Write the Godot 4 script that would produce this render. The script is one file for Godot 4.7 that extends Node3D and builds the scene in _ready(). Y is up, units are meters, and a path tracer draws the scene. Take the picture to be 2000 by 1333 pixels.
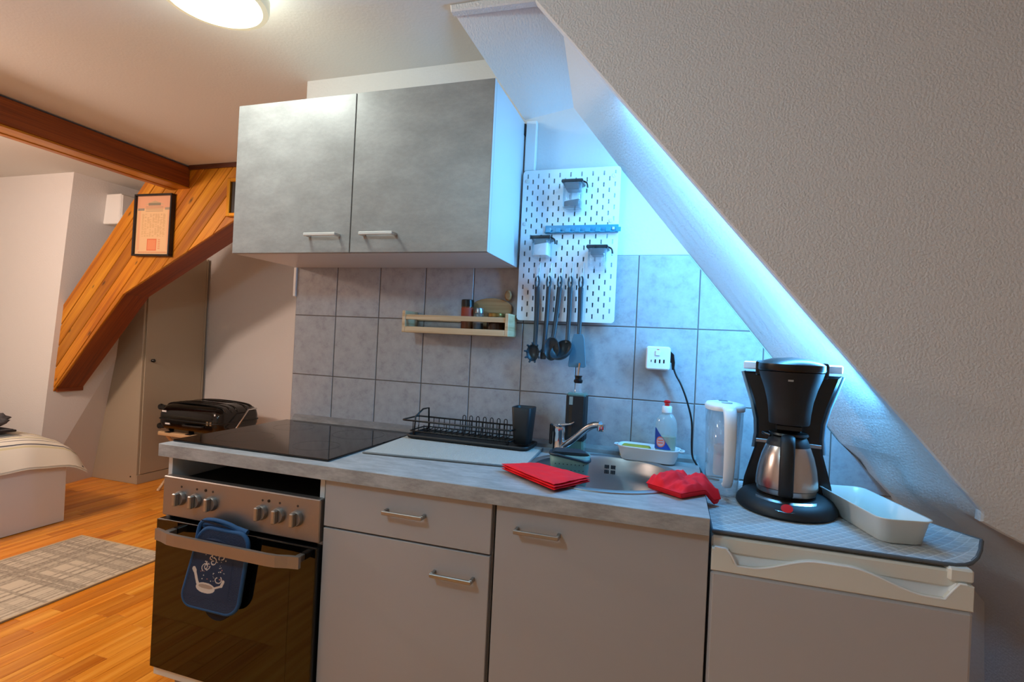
extends Node3D

# ------------------------------------------------------------------ names and metas
var used := {}

func numbered(n: String) -> String:
	if not used.has(n):
		used[n] = 0
		return n
	used[n] += 1
	return "%s_%03d" % [n, used[n]]

func tag(o: Node, label: String, category: String, group := "") -> Node:
	o.set_meta("label", label)
	o.set_meta("category", category)
	if group != "":
		o.set_meta("group", group)
	return o

func thing(n: String, label: String, category: String, at := Vector3.ZERO, turn := 0.0, group := "") -> Node3D:
	var o := Node3D.new()
	o.name = numbered(n)
	add_child(o)
	o.position = at
	o.rotation.y = turn
	tag(o, label, category, group)
	return o

func struct(n: String) -> Node3D:
	var o := Node3D.new()
	o.name = n
	add_child(o)
	o.set_meta("kind", "structure")
	return o

func put(n: String, s: SurfaceTool, m: Material, parent: Node = null) -> MeshInstance3D:
	s.generate_normals()
	var o := MeshInstance3D.new()
	o.mesh = s.commit()
	o.material_override = m
	o.cast_shadow = GeometryInstance3D.SHADOW_CASTING_SETTING_ON
	if parent == null:
		o.name = numbered(n)
		add_child(o)
	else:
		o.name = n
		parent.add_child(o, true)
	return o

func putmesh(n: String, me: Mesh, m: Material, parent: Node, at := Vector3.ZERO) -> MeshInstance3D:
	var o := MeshInstance3D.new()
	o.mesh = me
	o.material_override = m
	o.name = n
	o.position = at
	parent.add_child(o, true)
	return o

# ------------------------------------------------------------------ shapes
func ns() -> SurfaceTool:
	var s := SurfaceTool.new()
	s.begin(Mesh.PRIMITIVE_TRIANGLES)
	s.set_smooth_group(-1)
	return s

func t3(s: SurfaceTool, a: Vector3, b: Vector3, c: Vector3) -> void:
	s.add_vertex(a)
	s.add_vertex(c)
	s.add_vertex(b)

func q4(s: SurfaceTool, a: Vector3, b: Vector3, c: Vector3, d: Vector3) -> void:
	t3(s, a, b, c)
	t3(s, a, c, d)

func to3(s: SurfaceTool, a: Vector3, b: Vector3, c: Vector3, o: Vector3) -> void:
	if (b - a).cross(c - a).dot((a + b + c) / 3.0 - o) >= 0.0:
		t3(s, a, b, c)
	else:
		t3(s, a, c, b)

func qo(s: SurfaceTool, a: Vector3, b: Vector3, c: Vector3, d: Vector3, o: Vector3) -> void:
	to3(s, a, b, c, o)
	to3(s, a, c, d, o)

# box by corners, with chamfered edges when b > 0
func bx(s: SurfaceTool, lo: Vector3, hi: Vector3, b := 0.0, x := Transform3D.IDENTITY) -> void:
	s.set_smooth_group(-1)
	var h := (hi - lo) * 0.5
	var c := (hi + lo) * 0.5
	b = minf(b, 0.45 * minf(h.x * 2.0, minf(h.y * 2.0, h.z * 2.0)))
	var o: Vector3 = x * c
	var P := func(sg: Vector3, ax: int) -> Vector3:
		var v := Vector3((h.x - b) * sg.x, (h.y - b) * sg.y, (h.z - b) * sg.z)
		v[ax] = h[ax] * sg[ax]
		return x * (c + v)
	for ax in 3:
		var u := (ax + 1) % 3
		var w := (ax + 2) % 3
		for sg in [-1.0, 1.0]:
			var k := []
			for e in [[-1, -1], [1, -1], [1, 1], [-1, 1]]:
				var v := Vector3.ZERO
				v[ax] = sg
				v[u] = e[0]
				v[w] = e[1]
				k.append(P.call(v, ax))
			qo(s, k[0], k[1], k[2], k[3], o)
		if b > 0.0:
			for su in [-1.0, 1.0]:
				for sw in [-1.0, 1.0]:
					var v0 := Vector3.ZERO
					v0[ax] = -1.0
					v0[u] = su
					v0[w] = sw
					var v1 := v0
					v1[ax] = 1.0
					qo(s, P.call(v0, u), P.call(v1, u), P.call(v1, w), P.call(v0, w), o)
	if b > 0.0:
		for i in 8:
			var v := Vector3(1.0 if i & 1 else -1.0, 1.0 if i & 2 else -1.0, 1.0 if i & 4 else -1.0)
			to3(s, P.call(v, 0), P.call(v, 1), P.call(v, 2), o)

func box(lo: Vector3, hi: Vector3, b := 0.0, x := Transform3D.IDENTITY) -> SurfaceTool:
	var s := ns()
	bx(s, lo, hi, b, x)
	return s

func inset(poly: PackedVector2Array, b: float) -> PackedVector2Array:
	var r := PackedVector2Array()
	var n := poly.size()
	var area := 0.0
	for i in n:
		area += poly[i].cross(poly[(i + 1) % n])
	var sg := 1.0 if area > 0 else -1.0
	for i in n:
		var a := (poly[i] - poly[(i + n - 1) % n]).normalized()
		var c := (poly[(i + 1) % n] - poly[i]).normalized()
		var na := Vector2(-a.y, a.x) * sg
		var nc := Vector2(-c.y, c.x) * sg
		var m := (na + nc)
		m = m / maxf(m.length_squared() * 0.5, 0.25)
		r.append(poly[i] + m * b)
	return r

# polygon in local xy, from z0 to z1, edges of the z1 face chamfered by b
func prism(s: SurfaceTool, poly: PackedVector2Array, z0: float, z1: float, b := 0.0, x := Transform3D.IDENTITY) -> void:
	s.set_smooth_group(-1)
	var area := 0.0
	var n := poly.size()
	for i in n:
		area += poly[i].cross(poly[(i + 1) % n])
	if area < 0:
		poly = poly.duplicate()
		poly.reverse()
	var top := inset(poly, b) if b > 0 else poly
	var sg := signf(z1 - z0)
	var zb := z1 - b * sg
	var flip := sg < 0
	var ft := Geometry2D.triangulate_polygon(top)
	for i in range(0, ft.size(), 3):
		var a := top[ft[i]]
		var c := top[ft[i + 1]]
		var d := top[ft[i + 2]]
		if (c - a).cross(d - a) < 0:
			var e := c
			c = d
			d = e
		if flip:
			var e2 := c
			c = d
			d = e2
		t3(s, x * Vector3(a.x, a.y, z1), x * Vector3(c.x, c.y, z1), x * Vector3(d.x, d.y, z1))
	ft = Geometry2D.triangulate_polygon(poly)
	for i in range(0, ft.size(), 3):
		var a := poly[ft[i]]
		var c := poly[ft[i + 1]]
		var d := poly[ft[i + 2]]
		if (c - a).cross(d - a) > 0:
			var e := c
			c = d
			d = e
		if flip:
			var e2 := c
			c = d
			d = e2
		t3(s, x * Vector3(a.x, a.y, z0), x * Vector3(c.x, c.y, z0), x * Vector3(d.x, d.y, z0))
	for i in n:
		var j := (i + 1) % n
		var a0 := x * Vector3(poly[i].x, poly[i].y, z0)
		var b0 := x * Vector3(poly[j].x, poly[j].y, z0)
		var a1 := x * Vector3(poly[i].x, poly[i].y, zb)
		var b1 := x * Vector3(poly[j].x, poly[j].y, zb)
		if flip:
			q4(s, b0, a0, a1, b1)
		else:
			q4(s, a0, b0, b1, a1)
		if b > 0:
			var a2 := x * Vector3(top[i].x, top[i].y, z1)
			var b2 := x * Vector3(top[j].x, top[j].y, z1)
			if flip:
				q4(s, b1, a1, a2, b2)
			else:
				q4(s, a1, b1, b2, a2)

func pol(a: Array) -> PackedVector2Array:
	var r := PackedVector2Array()
	for i in range(0, a.size(), 2):
		r.append(Vector2(a[i], a[i + 1]))
	return r

func rrect(x0: float, y0: float, x1: float, y1: float, r: float, k := 5) -> PackedVector2Array:
	var o := PackedVector2Array()
	for c in [[x1 - r, y0 + r, -PI / 2], [x1 - r, y1 - r, 0.0], [x0 + r, y1 - r, PI / 2], [x0 + r, y0 + r, PI]]:
		for i in k + 1:
			var a: float = c[2] + PI / 2 * i / k
			o.append(Vector2(c[0] + r * cos(a), c[1] + r * sin(a)))
	return o

func oval(cx: float, cy: float, rx: float, ry: float, n := 24) -> PackedVector2Array:
	var o := PackedVector2Array()
	for i in n:
		o.append(Vector2(cx + rx * cos(TAU * i / n), cy + ry * sin(TAU * i / n)))
	return o

# profile [r, y, r, y, ...] upwards on the outside; sharp corners keep their edge
func lathe(s: SurfaceTool, prof: Array, seg := 32, x := Transform3D.IDENTITY, sx := 1.0, sz := 1.0) -> void:
	var p := pol(prof)
	var g := 1
	for i in p.size() - 1:
		if i > 0:
			var a := (p[i] - p[i - 1]).normalized()
			var c := (p[i + 1] - p[i]).normalized()
			if a.dot(c) < 0.82:
				g += 1
		s.set_smooth_group(g)
		for k in seg:
			var a0 := TAU * k / seg
			var a1 := TAU * (k + 1) / seg
			var d0 := Vector3(cos(a0) * sx, 0, sin(a0) * sz)
			var d1 := Vector3(cos(a1) * sx, 0, sin(a1) * sz)
			var A := x * (d0 * p[i].x + Vector3.UP * p[i].y)
			var B := x * (d1 * p[i].x + Vector3.UP * p[i].y)
			var C := x * (d1 * p[i + 1].x + Vector3.UP * p[i + 1].y)
			var D := x * (d0 * p[i + 1].x + Vector3.UP * p[i + 1].y)
			if p[i].x > 1e-6:
				t3(s, A, C, B)
			if p[i + 1].x > 1e-6:
				t3(s, A, D, C)
	s.set_smooth_group(-1)

func tube(s: SurfaceTool, pts: Array, r, seg := 8, closed := false, sy := 1.0) -> void:
	var n := pts.size()
	var rings := []
	var up := Vector3.UP
	var nrm := Vector3.ZERO
	for i in n:
		var t: Vector3
		if closed:
			t = (pts[(i + 1) % n] - pts[(i + n - 1) % n]).normalized()
		else:
			t = (pts[mini(i + 1, n - 1)] - pts[maxi(i - 1, 0)]).normalized()
		if i == 0:
			up = Vector3.UP if absf(t.y) < 0.9 else Vector3.BACK
			nrm = up.cross(t).normalized()
		else:
			nrm = (nrm - t * nrm.dot(t)).normalized()
		var bn := t.cross(nrm)
		var rr: float = r[i] if r is Array else r
		var ring := []
		for k in seg:
			var a := TAU * k / seg
			ring.append(pts[i] + (nrm * cos(a) + bn * sin(a) * sy) * rr)
		rings.append(ring)
	loft(s, rings, not closed, closed, 1)

func loft(s: SurfaceTool, rings: Array, caps := true, loop := false, grp := 1) -> void:
	s.set_smooth_group(grp)
	var m: int = rings[0].size()
	var n := rings.size()
	for i in (n if loop else n - 1):
		var a: Array = rings[i]
		var b: Array = rings[(i + 1) % n]
		for k in m:
			var l := (k + 1) % m
			q4(s, a[k], a[l], b[l], b[k])
	s.set_smooth_group(-1)
	if caps and not loop:
		for e in [0, n - 1]:
			var c := Vector3.ZERO
			for v in rings[e]:
				c += v
			c /= m
			for k in m:
				var l := (k + 1) % m
				if e == 0:
					t3(s, c, rings[e][l], rings[e][k])
				else:
					t3(s, c, rings[e][k], rings[e][l])

func smooth_path(p: Array, k := 6, closed := false) -> Array:
	var o := []
	var n := p.size()
	for i in (n if closed else n - 1):
		var a: Vector3 = p[(i + n - 1) % n] if closed else p[maxi(i - 1, 0)]
		var b: Vector3 = p[i]
		var c: Vector3 = p[(i + 1) % n]
		var d: Vector3 = p[(i + 2) % n] if closed else p[mini(i + 2, n - 1)]
		for j in k:
			o.append(b.cubic_interpolate(c, a, d, float(j) / k))
	if not closed:
		o.append(p[n - 1])
	return o

# smooth sheet from a grid of points [row][col], with an optional underside at thickness th along -n
func sheet(s: SurfaceTool, g: Array, uv := false) -> void:
	s.set_smooth_group(1)
	var nr := g.size()
	var nc: int = g[0].size()
	for i in nr - 1:
		for j in nc - 1:
			var ids := [[i, j], [i, j + 1], [i + 1, j + 1], [i + 1, j]]
			for tri in [[0, 1, 2], [0, 2, 3]]:
				for k in tri:
					var e: Array = ids[k]
					if uv:
						s.set_uv(Vector2(float(e[1]) / (nc - 1), float(e[0]) / (nr - 1)))
					s.add_vertex(g[e[0]][e[1]])
	s.set_smooth_group(-1)

# ------------------------------------------------------------------ materials
func mat(c: Color, rough := 0.5, metal := 0.0, spec := 0.5) -> StandardMaterial3D:
	var m := StandardMaterial3D.new()
	m.albedo_color = c
	m.roughness = rough
	m.metallic = metal
	m.metallic_specular = spec
	return m

func hexm(h: String, rough := 0.5, metal := 0.0) -> StandardMaterial3D:
	return mat(Color(h), rough, metal)

func noise(seed_: int, freq: float, oct := 4, type := FastNoiseLite.TYPE_SIMPLEX_SMOOTH) -> FastNoiseLite:
	var n := FastNoiseLite.new()
	n.seed = seed_
	n.noise_type = type
	n.frequency = freq
	n.fractal_octaves = oct
	return n

func tri_mat(m: StandardMaterial3D, tex: Texture2D, scale: Vector3, world := true) -> StandardMaterial3D:
	m.albedo_texture = tex
	m.uv1_triplanar = true
	m.uv1_world_triplanar = world
	m.uv1_scale = scale
	m.uv1_triplanar_sharpness = 8.0
	return m

func bump(m: StandardMaterial3D, n: FastNoiseLite, size: int, strength: float, scale: float) -> StandardMaterial3D:
	var im := n.get_seamless_image(size, size)
	im.convert(Image.FORMAT_RGBA8)
	im.bump_map_to_normal_map(strength)
	m.normal_enabled = true
	m.normal_texture = ImageTexture.create_from_image(im)
	m.uv1_triplanar = true
	m.uv1_world_triplanar = true
	m.uv1_scale = Vector3.ONE * scale
	return m

# seamless two-scale mottling between colours
func mottled(seed_: int, size: int, cols: Array, freqs: Array, stretch := Vector2.ONE) -> ImageTexture:
	var im := Image.create(size, size, false, Image.FORMAT_RGB8)
	var fields := []
	for i in freqs.size():
		fields.append(noise(seed_ + i, freqs[i], 4).get_seamless_image(size, size))
	for y in size:
		for x in size:
			var v := 0.0
			var w := 0.0
			for i in fields.size():
				var k := 1.0 / (1.0 + i * 0.7)
				v += (fields[i] as Image).get_pixel(int(x * stretch.x) % size, int(y * stretch.y) % size).r * k
				w += k
			v = clampf((v / w - 0.5) * 1.9 + 0.5, 0.0, 0.999) * (cols.size() - 1)
			var a := int(v)
			im.set_pixel(x, y, (cols[a] as Color).lerp(cols[a + 1], v - a))
	im.generate_mipmaps()
	return ImageTexture.create_from_image(im)

func wood_tex(seed_: int, cols: Array, along_x: bool, knots := 0) -> ImageTexture:
	var size := 512
	var im := Image.create(size, size, false, Image.FORMAT_RGB8)
	var n1 := noise(seed_, 0.012, 3)
	var n2 := noise(seed_ + 7, 0.05, 2)
	var rng := RandomNumberGenerator.new()
	rng.seed = seed_
	var kn := []
	for i in knots:
		kn.append(Vector3(rng.randf() * size, rng.randf() * size, rng.randf_range(5, 10)))
	for y in size:
		for x in size:
			var u := x if along_x else y
			var v := y if along_x else x
			var bl := float(u) / size
			var a := n1.get_noise_2d(u * 0.10, v * 1.2) * (1 - bl) + n1.get_noise_2d((u - size) * 0.10, v * 1.2) * bl
			var b := n2.get_noise_2d(u * 0.07, v * 3.0) * (1 - bl) + n2.get_noise_2d((u - size) * 0.07, v * 3.0) * bl
			var g := clampf(0.5 + a * 0.75 + b * 0.35, 0.0, 0.999) * (cols.size() - 1)
			var c: Color = (cols[int(g)] as Color).lerp(cols[int(g) + 1], g - int(g))
			for k in kn:
				var d: float = Vector2((x - k.x) * (0.6 if along_x else 1.0), (y - k.y) * (1.0 if along_x else 0.6)).length() / k.z
				if d < 1.0:
					c = c.lerp(c.darkened(0.6), 1.0 - d)
			im.set_pixel(x, y, c)
	im.generate_mipmaps()
	return ImageTexture.create_from_image(im)

func line_on(im: Image, a: Vector2, b: Vector2, w: float, c: Color) -> void:
	var n := int(a.distance_to(b)) + 1
	for i in n + 1:
		var p := a.lerp(b, float(i) / n)
		dot_on(im, p, w, w, c)

func dot_on(im: Image, p: Vector2, rx: float, ry: float, c: Color) -> void:
	for y in range(int(p.y - ry), int(p.y + ry) + 1):
		for x in range(int(p.x - rx), int(p.x + rx) + 1):
			if x >= 0 and y >= 0 and x < im.get_width() and y < im.get_height():
				if pow((x - p.x) / maxf(rx, 0.5), 2) + pow((y - p.y) / maxf(ry, 0.5), 2) <= 1.0:
					im.set_pixel(x, y, c)

var M := {}

func make_materials() -> void:
	var fine := noise(11, 0.045, 3)
	M.plaster = bump(mat(Color(0.86, 0.835, 0.82), 0.9), noise(11, 0.07, 3), 512, 2.6, 3.2)
	M.smooth_plaster = bump(mat(Color(0.84, 0.825, 0.81), 0.9), fine, 512, 0.8, 3.0)
	M.ceiling = bump(mat(Color(0.84, 0.83, 0.81), 0.9), fine, 512, 0.35, 3.0)
	M.white = mat(Color(0.81, 0.805, 0.80), 0.35)
	M.white_plastic = mat(Color(0.9, 0.9, 0.895), 0.3)
	M.cream_plastic = mat(Color(0.86, 0.85, 0.81), 0.28)
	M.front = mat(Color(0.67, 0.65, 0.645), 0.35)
	M.fridge = mat(Color(0.71, 0.69, 0.685), 0.3)
	M.trim = mat(Color(0.9, 0.89, 0.87), 0.45)
	var conc := mottled(31, 512, [Color(0.515, 0.51, 0.505), Color(0.54, 0.535, 0.53), Color(0.565, 0.56, 0.555), Color(0.59, 0.585, 0.58)], [0.008, 0.05, 0.2], Vector2(1, 2))
	M.concrete = tri_mat(mat(Color.WHITE, 0.38), conc, Vector3.ONE * 1.3)
	var wt := mottled(41, 512, [Color(0.56, 0.555, 0.55), Color(0.63, 0.625, 0.62), Color(0.70, 0.695, 0.69)], [0.01, 0.05, 0.2], Vector2(1, 3))
	M.worktop = tri_mat(mat(Color.WHITE, 0.4), wt, Vector3.ONE * 1.6)
	M.worktop_edge = tri_mat(mat(Color(0.76, 0.74, 0.72), 0.45), wt, Vector3.ONE * 1.6)
	M.tiles = []
	for i in 3:
		var tt := mottled(60 + i * 9, 512, [Color(0.67, 0.66, 0.67), Color(0.715, 0.71, 0.715), Color(0.74, 0.735, 0.74), Color(0.76, 0.755, 0.76)], [0.012, 0.03, 0.09], Vector2(1, 1))
		M.tiles.append(tri_mat(mat(Color(0.9, 0.9, 0.9), 0.22), tt, Vector3.ONE * (2.2 + 0.35 * i)))
	M.grout = mat(Color(0.42, 0.37, 0.34), 0.9)
	M.steel = mat(Color(0.66, 0.66, 0.66), 0.42, 1.0)
	M.steel_panel = mat(Color(0.6, 0.575, 0.56), 0.42, 0.85)
	M.chrome = mat(Color(0.82, 0.83, 0.84), 0.08, 1.0)
	M.pull = mat(Color(0.64, 0.63, 0.62), 0.35, 0.9)
	M.pull_white = mat(Color(0.8, 0.8, 0.79), 0.35, 0.3)
	M.black = mat(Color(0.025, 0.025, 0.028), 0.3)
	M.black_matte = mat(Color(0.05, 0.055, 0.06), 0.55)
	M.black_gloss = mat(Color(0.02, 0.02, 0.022), 0.12)
	M.glass_black = mat(Color(0.012, 0.012, 0.014), 0.05)
	M.dark_inside = mat(Color(0.06, 0.058, 0.055), 0.8)
	M.nylon = mat(Color(0.18, 0.225, 0.25), 0.38)
	M.red = mat(Color(0.95, 0.02, 0.10), 0.85)
	M.red_plastic = mat(Color(0.8, 0.05, 0.06), 0.35)
	M.locker = mat(Color(0.67, 0.61, 0.52), 0.45)
	M.brown = mat(Color(0.32, 0.14, 0.05), 0.45)
	M.gold = mat(Color(0.75, 0.5, 0.12), 0.35, 0.7)
	M.clear = mat(Color(0.80, 0.88, 0.92, 0.10), 0.05)
	M.clear.transparency = BaseMaterial3D.TRANSPARENCY_ALPHA
	M.clear_dark = mat(Color(0.08, 0.11, 0.13, 0.8), 0.08)
	M.clear_dark.transparency = BaseMaterial3D.TRANSPARENCY_ALPHA
	M.blue_rail = mat(Color(0.22, 0.55, 0.66), 0.3)
	var pine := wood_tex(5, [Color("9a5606"), Color("bd760c"), Color("cf8c18"), Color("dc9c2a")], true, 5)
	M.pine = []
	for i in 4:
		var pm := tri_mat(mat([Color(0.95, 0.9, 0.85), Color(1, 1, 1), Color(0.88, 0.84, 0.8), Color(1.0, 0.94, 0.88)][i], 0.38), pine, Vector3(0.9, 1.6, 0.9), false)
		pm.uv1_offset = Vector3(0.31 * i, 0.23 * i, 0.17 * i)
		M.pine.append(pm)
	var dark_pine := wood_tex(8, [Color("5c2608"), Color("7a360c"), Color("8d4412"), Color("a05018")], true, 4)
	M.beam = tri_mat(mat(Color.WHITE, 0.42), dark_pine, Vector3(1.0, 1.6, 1.0), false)
	var beech := wood_tex(17, [Color("c8720f"), Color("dd8a20"), Color("ec9f35"), Color("f4b04c")], false, 0)
	M.floor = []
	for i in 6:
		var fm := tri_mat(mat([Color(1, 1, 1), Color(0.93, 0.88, 0.82), Color(1, 0.95, 0.9), Color(0.88, 0.8, 0.72), Color(0.97, 0.93, 0.84), Color(1, 0.97, 0.97)][i], 0.28), beech, Vector3(2.6, 2.6, 1.4))
		fm.uv1_offset = Vector3(0.37 * i, 0.0, 0.21 * i)
		M.floor.append(fm)
	var pale := wood_tex(23, [Color("b98f63"), Color("c9a276"), Color("d6b48a"), Color("dcbd96")], true, 0)
	M.pale_wood = tri_mat(mat(Color.WHITE, 0.5), pale, Vector3(2, 6, 6))
	M.tan_wood = tri_mat(mat(Color(0.82, 0.72, 0.6), 0.55), pale, Vector3(2, 8, 6))
	M.fabric_grey = bump(mat(Color(0.36, 0.35, 0.35), 0.95), noise(3, 0.1, 2), 256, 5.0, 8.0)

# ------------------------------------------------------------------ the frame
func _ready() -> void:
	var cam := Camera3D.new()
	cam.name = "camera"
	cam.position = Vector3(0.9127, 1.2399, 1.819)
	cam.rotation = Vector3(0.0044, 0.3021, 0.0483)
	cam.fov = rad_to_deg(2.0 * atan(666.5 / 1022.336))
	cam.near = 0.02
	cam.current = true
	add_child(cam)
	var env := Environment.new()
	env.background_mode = Environment.BG_COLOR
	env.background_color = Color(0.02, 0.02, 0.025)
	env.tonemap_mode = Environment.TONE_MAPPER_LINEAR
	env.tonemap_exposure = 1.0
	env.sdfgi_enabled = true
	env.ssao_enabled = true
	env.ssil_enabled = true
	var we := WorldEnvironment.new()
	we.environment = env
	add_child(we)
	make_materials()
	lamps()
	room()
	left_room()
	kitchen_units()
	wall_things()
	counter_things()
	fridge_things()

func area_light(n: String, at: Vector3, dir: Vector3, size: Vector2, c: Color, e: float, along := Vector3.RIGHT) -> void:
	var l := AreaLight3D.new()
	l.name = n
	l.light_color = c
	l.light_energy = e
	l.area_size = size
	l.shadow_enabled = true
	l.area_range = 12.0
	add_child(l)
	var z := -dir.normalized()
	var x := (along - z * along.dot(z)).normalized()
	l.transform = Transform3D(Basis(x, z.cross(x), z), at)

const H := 2.3

func lamps() -> void:
	# round ceiling lamp over the hob
	var o := thing("ceiling_lamp", "round white ceiling lamp glowing at the top of the picture", "lamp", Vector3(-0.455, 0, 0.602))
	var s := ns()
	lathe(s, [0.133, 2.222, 0.148, 2.224, 0.152, 2.232, 0.152, 2.262, 0.146, 2.284], 48)
	var rm := mat(Color(0.85, 0.83, 0.74), 0.35)
	rm.emission_enabled = true
	rm.emission = Color(1.0, 0.95, 0.78)
	rm.emission_energy_multiplier = 0.25
	put("glowing_rim", s, rm, o)
	s = ns()
	lathe(s, [0.0, 2.216, 0.08, 2.217, 0.12, 2.219, 0.133, 2.223, 0.133, 2.284], 48)
	var gl := mat(Color(0.95, 0.95, 0.93), 0.5)
	gl.emission_enabled = true
	gl.emission = Color(1.0, 0.99, 0.97)
	gl.emission_energy_multiplier = 0.8
	put("glowing_diffuser", s, gl, o)
	s = ns()
	lathe(s, [0.0, 2.284, 0.1, 2.284, 0.1, H, 0.0, H], 32)
	put("ceiling_plate", s, M.white_plastic, o)
	bulb("ceiling_lamp_light", Vector3(-0.455, 2.235, 0.602), Color(0.97, 1.0, 0.93), 0.15, 0.09)
	area_light("ceiling_lamp_light", Vector3(-0.455, 2.205, 0.602), Vector3.DOWN, Vector2(0.24, 0.24), Color(0.96, 1.0, 0.97), 0.52)
	# warm pendant over the bed, left of the picture
	pendant(Vector3(-2.62, 2.0, 0.95), "warm globe lamp hanging over the bed, left of the picture", Color(1.0, 0.89, 0.82), 2.25)
	# cool globe lamp, unseen, added behind the camera to light wall and fronts
	pendant(Vector3(-0.2, 2.1, 1.95), "added white globe lamp, unseen behind the camera", Color(0.68, 0.90, 1.0), 0.66)
	# added cold strip lamp, unseen, lights the recess blue from behind a shaped lip
	var a := Vector3(lip_x(1.98), 1.98, ZB - 0.046) + Vector3(0.0115, 0.0095, 0)
	var b := Vector3(lip_x(1.13), 1.13, ZB - 0.046) + Vector3(0.0115, 0.0095, 0)
	var d := (b - a).normalized()
	var n := Vector3(-0.775, -0.632, 0)
	var st := thing("added_strip_lamp", "added cold strip lamp, unseen, behind the edge of the sloping wall", "lamp", (a + b) * 0.5)
	var X := Transform3D(Basis(d, -n, d.cross(-n)), Vector3.ZERO)
	var hl := a.distance_to(b) * 0.5
	put("housing", box(Vector3(-hl, 0.0, -0.014), Vector3(hl, 0.016, 0.014), 0.002, X), M.white_plastic, st)
	var ge := mat(Color(0.8, 0.9, 1.0), 0.5)
	ge.emission_enabled = true
	ge.emission = Color(0.35, 0.72, 1.0)
	ge.emission_energy_multiplier = 2.0
	put("glowing_strip", box(Vector3(-hl + 0.01, -0.002, -0.012), Vector3(hl - 0.01, 0.0, 0.011), 0.0, X), ge, st)
	area_light("added_strip_light", (a + b) * 0.5 + n * 0.0035 + Vector3(0, 0, -0.018), (n * 0.97 + Vector3(0, 0, -0.25)), Vector2(hl * 2.0, 0.02), Color(0.34, 0.69, 0.96), 1.75, d)

func pendant(at: Vector3, label: String, c: Color, e: float) -> void:
	var o := thing("pendant_lamp", label, "lamp", at)
	var s := ns()
	var pr := []
	for i in 13:
		var a := -PI / 2 + PI * i / 12
		pr.append_array([0.11 * cos(a), 0.11 * sin(a)])
	lathe(s, pr, 24)
	var m := mat(Color(0.95, 0.9, 0.82), 0.5)
	m.emission_enabled = true
	m.emission = c
	m.emission_energy_multiplier = 2.0
	put("glowing_globe", s, m, o)
	s = ns()
	tube(s, [Vector3(0, 0.1, 0), Vector3(0, H - at.y, 0)], 0.006, 6)
	put("cable", s, M.black_matte, o)
	bulb("pendant_light", at, c, e, 0.1)

func bulb(n: String, at: Vector3, c: Color, e: float, size: float) -> void:
	var l := OmniLight3D.new()
	l.name = numbered(n)
	l.light_color = c
	l.light_energy = e
	l.light_size = size
	l.omni_range = 14.0
	l.omni_attenuation = 2.0
	l.shadow_enabled = true
	l.position = at
	add_child(l)

# ------------------------------------------------------------------ the room
const SO := 2.277         # top corner of the recess beside the cupboard
const ZB := 0.32          # face of the boxed-out wall

func slope_x(y: float) -> float:      # foot of the sloping reveal on the tiled wall
	return 0.647 + (1.932 - y) / 1.2525

func lip_x(y: float) -> float:        # edge of the boxed-out face
	return 0.715 + (1.973 - y) / 1.194

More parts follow.
